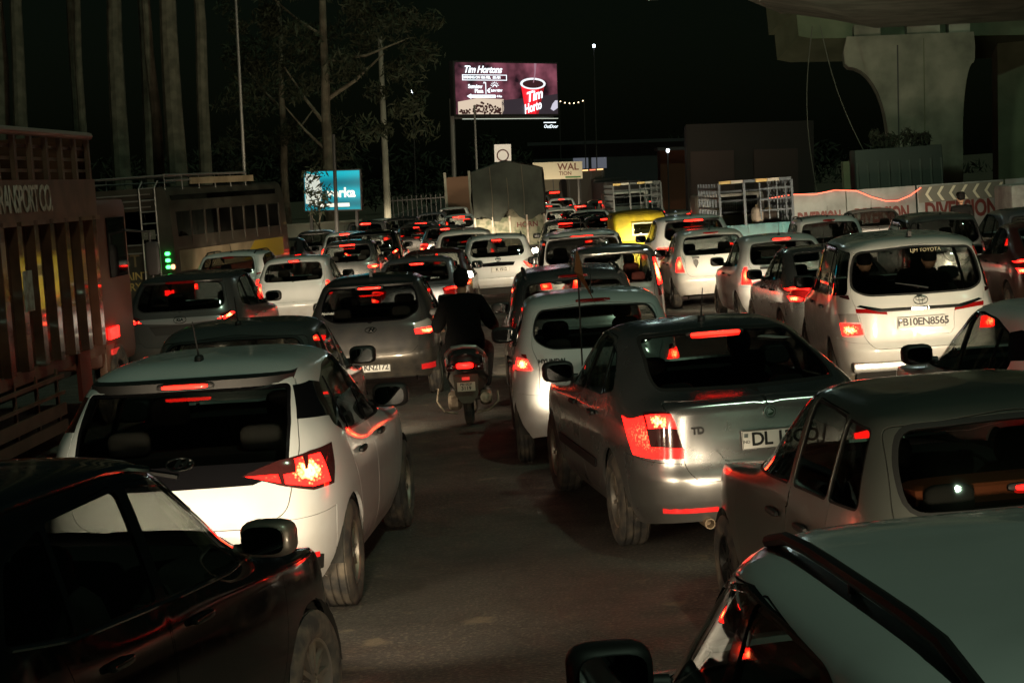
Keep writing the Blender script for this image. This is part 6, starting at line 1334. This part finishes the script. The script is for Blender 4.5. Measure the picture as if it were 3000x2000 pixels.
def far_truck(X, Y, yaw, lab, h, w, m, bar):
    t = thing('cargo_truck', lab, 'truck', X, Y, yaw, 'far goods trucks')
    MB().box((0, 2.4, .95 + h / 2), (w, 4.8, h), bev=.04).build('cargo_box', m, t); MB().box((0, 6.0, 1.5), (w * .92, 1.8, 1.7), bev=.1).build('cab', m, t); MB().box((0, 3.2, .75), (.8, 6.4, .2)).build('chassis', UNDER, t)
    for k in range(4): MB().box((-w / 2 + .15 + k * (w - .3) / 3, -.03, .95 + h / 2), (.07, .05, h)).build('rear_post', DARKST, t)
    if bar:
        for k in range(5): MB().box((-w / 2 + .25 + k * (w - .5) / 4, -.05, .95 + h + .06), (w * .16, .06, .08)).build('top_strip', [mat('strip_amber', (.5, .3, .1), .4, emit=(1, .6, .25), estr=1.2), mat('strip_red', (.4, .1, .08), .4, emit=(1, .25, .12), estr=.8)][k % 2], t)
    for sg in (1, -1): MB().blob((sg * (w / 2 - .15), -.06, .85), (.2, .06, .2), .8, 10).build('tail_light', LITB, t)
    put_wheels(t, (1.3, 5.9), w / 2 - .14, .45, .24)
far_truck(4.75, 118, 3, 'far dark truck with amber lit top strip beyond the cage pickup', 1.9, 2.3, mat('far_dark', (.03, .025, .02), .8), True)
far_truck(3.2, 150, 2, 'far tall dark truck beside the cream shop sign', 2.6, 2.4, mat('far_dim', (.10, .085, .06), .8), False)
far_truck(6.6, 112, 5, 'far low truck with red tail lamp right of the amber-strip truck', 1.2, 2.2, mat('far_dark2', (.025, .02, .02), .8), False)

# ------------------------------------------------------------------ scooter and rider
def scooter():
    t = thing('scooter', 'dusty dark scooter with lit tail lamp in the gap between the lanes', 'scooter', -.50, 21.8, -1)
    SB = mat('scooter_body', (.035, .034, .036), .35, coat=.8, dust=(.5, DUST)); DM = mat('dusty_metal', (.40, .34, .26), .55, .4, noise=(14, (.18, .14, .10), .4, .62)); GR = mat('grab_rail', (.42, .41, .39), .35, .7)
    MB().lathe([(-.045, .14), (-.052, .19), (-.035, .235), (0, .248), (.035, .235), (.052, .19), (.045, .14)], 32, 'X', c=(0, .24, .248)).build('rear_wheel', TYRE, t); MB().lathe([(-.03, .03), (-.035, .15), (.035, .15), (.03, .03)], 24, 'X', c=(0, .24, .248)).build('rear_rim', RIMD, t)
    MB().lathe([(-.045, .14), (-.052, .19), (-.035, .235), (0, .248), (.035, .235), (.052, .19), (.045, .14)], 32, 'X', c=(0, 1.48, .248)).build('front_wheel', TYRE, t)
    def ring(hw, y, zc, hh, n=16): return [(hw * math.copysign(abs(math.cos(a)) ** .75, math.cos(a)), y, zc + hh * math.copysign(abs(math.sin(a)) ** .75, math.sin(a))) for a in [2 * math.pi * k / n for k in range(n)]]
    loft([ring(.07, -.02, .72, .10), ring(.15, .05, .70, .13), ring(.20, .2, .66, .17), ring(.225, .45, .60, .20), ring(.22, .75, .52, .20), ring(.17, .95, .42, .12)]).build('rear_body', SB, t, smooth=50)
    for sg in (1, -1): loft([[(sg * x, y, z) for x, y, z in r] for r in ([(.20, .12, .60), (.215, .12, .75), (.19, .12, .78)], [(.235, .4, .52), (.245, .4, .74), (.20, .4, .78)], [(.22, .75, .45), (.23, .75, .68), (.18, .75, .72)])]).build('side_panel', SB, t, smooth=30)
    MB().blob((0, .42, .80), (.30, .72, .11), .5, 18).build('seat', mat('seat_vinyl', (.012, .012, .012), .6), t)
    pts = [(-.215, .30, .765), (-.20, .02, .83), (-.13, -.06, .90), (0, -.075, .915), (.13, -.06, .90), (.20, .02, .83), (.215, .30, .765)]
    MB().tube(pts, [.018, .022, .024, .022, .024, .022, .018], 10).build('grab_rail', GR, t)
    MB().blob((0, -.03, .70), (.24, .10, .09), .5).build('tail_housing', REDLENS, t); MB().blob((0, -.075, .70), (.19, .05, .065), .5).build('tail_light', LIT, t)
    for sg in (1, -1): MB().blob((sg * .16, -.04, .68), (.10, .08, .08), .6).build('indicator', SMOKEL, t)
    MB().prism([(-.14, .60), (.14, .60), (.13, .38), (.06, .28), (-.06, .28), (-.13, .38)], -.035, -.01, 'Y').build('rear_fender', mat('dusty_plastic', (.10, .085, .065), .8), t); MB().box((0, -.05, .555), (.085, .02, .035)).build('reflector', REDDIM, t)
    pl = MB().box((0, 0, 0), (.20, .10, .006), bev=.003).build('number_plate', mat('plate_dusty', (.55, .50, .40), .6), t, M=face_M((0, -.06, .465), Vector((0, -1, .12)))); obj('lettering', text_mesh('PB10DF', .040, INK, .001, .0008), None, pl, loc=(0, .026, .004)); obj('lettering', text_mesh('3119', .056, INK, .001, .0014), None, pl, loc=(0, -.018, .004))
    b = MB(); b.blob((.20, .30, .30), (.14, .42, .15), .6); b.tube([(.2, .1, .32), (.2, .55, .28)], .06, 10); b.build('silencer', DM, t, smooth=50); MB().blob((-.15, .34, .28), (.16, .46, .20), .5).build('engine_case', DM, t)
    MB().tube([(-.33, .3, .42), (-.34, .1, .30), (-.26, -.02, .20), (-.12, .0, .17)], .011, 6).build('crash_bar', DM, t); MB().tube([(.33, .3, .36), (.34, .12, .27), (.24, .0, .19), (.10, .0, .17)], .011, 6).build('crash_bar', DM, t)
    MB().box((0, 1.0, .26), (.36, .6, .06), bev=.02).build('floorboard', SB, t); loft([ring(.20, 1.22, .5, .26), ring(.24, 1.3, .6, .32), ring(.16, 1.38, .6, .30)]).build('leg_shield', SB, t, smooth=50); MB().tube([(0, 1.45, .25), (0, 1.22, .98)], .03, 8).build('steering_column', DM, t)
    MB().tube([(-.36, 1.08, 1.02), (-.18, 1.2, 1.04), (0, 1.22, 1.02), (.18, 1.2, 1.04), (.36, 1.08, 1.02)], .017, 8).build('handlebar', DARKST, t); MB().blob((0, 1.24, 1.02), (.30, .22, .18), .6).build('headlamp_cowl', SB, t)
    for sg in (1, -1): MB().tube([(sg * .26, 1.14, 1.04), (sg * .34, 1.14, 1.20)], .007, 6).build('mirror_stem', DARKST, t); MB().blob((sg * .36, 1.13, 1.24), (.12, .04, .09), .7).build('rear_mirror', BLACKP, t)
    return t
scooter()
def skin_body(name, V, E, rad, m, parent, sub=2, root=0):
    me = bpy.data.meshes.new(name); me.from_pydata(V, E, []); me.update(); o = obj(name, me, m, parent)
    md = o.modifiers.new('skin', 'SKIN'); me.skin_vertices[0].data.foreach_set('radius', [q for r in rad for q in (r if isinstance(r, tuple) else (r, r))])
    for i, sv in enumerate(me.skin_vertices[0].data): sv.use_root = (i == root)
    md.use_smooth_shade = True; s = o.modifiers.new('subdivision', 'SUBSURF'); s.levels = sub; s.render_levels = sub
    dg = bpy.context.evaluated_depsgraph_get(); ev = o.evaluated_get(dg); nm = bpy.data.meshes.new_from_object(ev); o.modifiers.clear(); o.data = nm
    nm.materials.clear(); nm.materials.append(m); nm.polygons.foreach_set('use_smooth', [True] * len(nm.polygons)); return o
SKIN = mat('skin', (.30, .17, .11), .6); JACKET = mat('black_jacket', (.004, .004, .004), 1., spec=.05, bump=(18, .5, .02)); HAIR = mat('black_hair', (.004, .0035, .0035), .8, spec=.15)
def hand(parent, p, d, sgn, m=SKIN):
    """palm with five curled fingers round a bar along x"""
    p = Vector(p); V = [tuple(p + Vector((0, -.05, .0))), tuple(p + Vector((0, .0, .01)))]; E = [(0, 1)]; rad = [(.026, .02), (.036, .016)]
    for k, ln in enumerate((.062, .07, .066, .052)):
        x = (-.03 + .02 * k) * sgn; a = p + Vector((x, .025, .012)); n = len(V)
        V += [tuple(a), tuple(a + Vector((0, ln * .45, -.008))), tuple(a + Vector((0, ln * .55, -.035))), tuple(a + Vector((0, ln * .25, -.05)))]; E += [(1, n), (n, n + 1), (n + 1, n + 2), (n + 2, n + 3)]; rad += [.0095, .009, .0085, .0075]
    n = len(V); V += [tuple(p + Vector((-.04 * sgn, -.01, -.012))), tuple(p + Vector((-.05 * sgn, .02, -.028))), tuple(p + Vector((-.035 * sgn, .045, -.035)))]; E += [(0, n), (n, n + 1), (n + 1, n + 2)]; rad += [.012, .010, .009]
    return skin_body('hand', V, E, rad, m, parent, 1)
def rider():
    t = thing('person', 'person in a black jacket riding the scooter, seen from behind', 'person', -.50, 21.8, -1)
    V = [(0, .42, .90), (0, .44, 1.05), (0, .46, 1.22), (0, .50, 1.37), (0, .52, 1.46),            # pelvis, waist, chest, upper chest, neck base
         (.18, .50, 1.36), (.30, .56, 1.12), (.33, .86, 1.05), (.31, .98, 1.04),                     # right arm
         (-.18, .50, 1.36), (-.30, .56, 1.12), (-.33, .86, 1.05), (-.31, .98, 1.04),
         (.15, .48, .87), (.24, .92, .80), (.20, 1.0, .42), (.19, 1.02, .34),                         # legs
         (-.15, .48, .87), (-.24, .92, .80), (-.20, 1.0, .42), (-.19, 1.02, .34)]
    E = [(0, 1), (1, 2), (2, 3), (3, 4), (3, 5), (5, 6), (6, 7), (7, 8), (3, 9), (9, 10), (10, 11), (11, 12), (0, 13), (13, 14), (14, 15), (15, 16), (0, 17), (17, 18), (18, 19), (19, 20)]
    rad = [(.20, .16), (.205, .16), (.215, .155), (.165, .12), (.075, .075), (.095, .095), (.088, .088), (.062, .062), (.042, .042), (.095, .095), (.088, .088), (.052, .052), (.040, .040), (.105, .105), (.082, .082), (.055, .055), (.045, .045), (.105, .105), (.082, .082), (.055, .055), (.045, .045)]
    skin_body('body', V, E, rad, JACKET, t)
    skin_body('neck', [(0, .515, 1.42), (0, .525, 1.50), (0, .535, 1.56)], [(0, 1), (1, 2)], [.062, .058, .06], SKIN, t)
    b = MB(); b.blob((0, .555, 1.625), (.155, .195, .235), .88, 20); b.blob((0, .655, 1.60), (.03, .045, .05), .8, 8)
    for sg in (1, -1): b.blob((sg * .08, .55, 1.61), (.022, .05, .065), .8, 10); 
    hd = b.build('head', SKIN, t, smooth=60)
    for sg in (1, -1): MB().blob((sg * .035, .645, 1.635), (.03, .015, .014), .8, 8).build('eye', WINK, hd)
    MB().blob((0, .648, 1.555), (.055, .012, .014), .8, 8).build('mouth', mat('lip', (.2, .07, .06), .6), hd)
    MB().blob((0, .545, 1.662), (.175, .205, .185), .88, 20).blob((0, .50, 1.62), (.165, .12, .17), .85, 16).build('hair', HAIR, t, smooth=60)
    MB().lathe([(1.40, .10), (1.43, .088), (1.465, .080), (1.465, .066), (1.41, .07)], 20, 'Z', c=(0, .515, 0)).build('collar', JACKET, t)
    for sg in (1, -1): hand(t, (sg * .305, 1.03, 1.045), 0, sg); MB().blob((sg * .19, 1.06, .315), (.10, .27, .09), .6, 14).build('shoe', mat('shoe', (.015, .013, .012), .6), t, smooth=60)
rider()
def officer():
    t = thing('person', 'person in dark clothes and cap standing before the chevron board', 'person', 9.9, 43.0, 8)
    V = [(0, 0, .95), (0, 0, 1.12), (0, .01, 1.30), (0, .02, 1.42), (0, .02, 1.48), (.19, .01, 1.40), (.24, .02, 1.14), (.23, .10, .92), (-.19, .01, 1.40), (-.24, .02, 1.14), (-.20, .14, 1.0), (.10, 0, .90), (.11, .01, .50), (.11, -.01, .10), (.11, .08, .06), (-.10, 0, .90), (-.11, .02, .50), (-.11, .0, .10), (-.11, .09, .06)]
    E = [(0, 1), (1, 2), (2, 3), (3, 4), (3, 5), (5, 6), (6, 7), (3, 8), (8, 9), (9, 10), (0, 11), (11, 12), (12, 13), (13, 14), (0, 15), (15, 16), (16, 17), (17, 18)]
    rad = [.15, .14, (.18, .13), (.15, .11), .06, .075, .06, .042, .075, .06, .042, .095, .07, .05, .05, .095, .07, .05, .05]
    skin_body('body', V, E, rad, mat('dark_uniform', (.008, .008, .008), .9, spec=.1), t, 1)
    skin_body('neck', [(0, .02, 1.44), (0, .03, 1.54)], [(0, 1)], [.05, .055], SKIN, t, 1)
    b = MB(); b.blob((0, .04, 1.62), (.155, .19, .23), .88, 16); b.blob((0, .135, 1.60), (.03, .04, .05), .8, 8); hd = b.build('head', SKIN, t, smooth=60)
    for sg in (1, -1): MB().blob((sg * .035, .125, 1.63), (.03, .015, .014), .8, 8).build('eye', WINK, hd); MB().blob((sg * .078, .04, 1.61), (.02, .05, .06), .8, 8).build('ear', SKIN, hd); hand(t, (sg * .225, .14, .88), 0, sg)
    MB().blob((0, .01, 1.655), (.175, .19, .20), .85, 14).blob((0, .03, 1.70), (.185, .22, .12), .8, 16).blob((0, .14, 1.68), (.15, .12, .02), .8, 12).build('cap', HAIR, t, smooth=60)
officer()

# ------------------------------------------------------------------ people seated in the cars, seen through the glass
_sb = skin_body('body', [(0, 0, .02), (0, -.05, .22), (0, -.09, .40), (0, -.09, .50), (.18, -.08, .42), (.26, .06, .20), (.18, .32, .26), (-.18, -.08, .42), (-.26, .06, .20), (-.18, .32, .26), (.11, .40, .06), (.12, .55, -.25), (-.11, .40, .06), (-.12, .55, -.25)],
                [(0, 1), (1, 2), (2, 3), (2, 4), (4, 5), (5, 6), (2, 7), (7, 8), (8, 9), (0, 10), (10, 11), (0, 12), (12, 13)], [(.16, .13), (.16, .12), (.16, .11), .055, .075, .06, .04, .075, .06, .04, .085, .055, .085, .055], mat('dark_clothes', (.02, .018, .017), .9), None, 1)
SEAT_BODY = _sb.data; bpy.data.objects.remove(_sb)
SEAT_HEAD = MB().blob((0, -.06, .64), (.155, .19, .23), .88, 16).blob((0, -.08, .53), (.10, .10, .12), .8, 10).blob((0, .04, .62), (.03, .04, .05), .8, 8).blob((.078, -.06, .63), (.02, .05, .06), .8, 8).blob((-.078, -.06, .63), (.02, .05, .06), .8, 8).mesh('head', SKIN, 60)
SEAT_HAIR = MB().blob((0, -.075, .675), (.175, .20, .19), .88, 16).mesh('hair', HAIR, 60)
for car, x, y, z, lab in SEATED:
    o = bpy.data.objects.new('person', None); COL.objects.link(o); o.matrix_world = car.matrix_world @ Matrix.Translation((x, y, z)); tag(o, lab, 'person', 'people seated in the cars')
    obj('body', SEAT_BODY, None, o); obj('head', SEAT_HEAD, None, o); obj('hair', SEAT_HAIR, None, o)
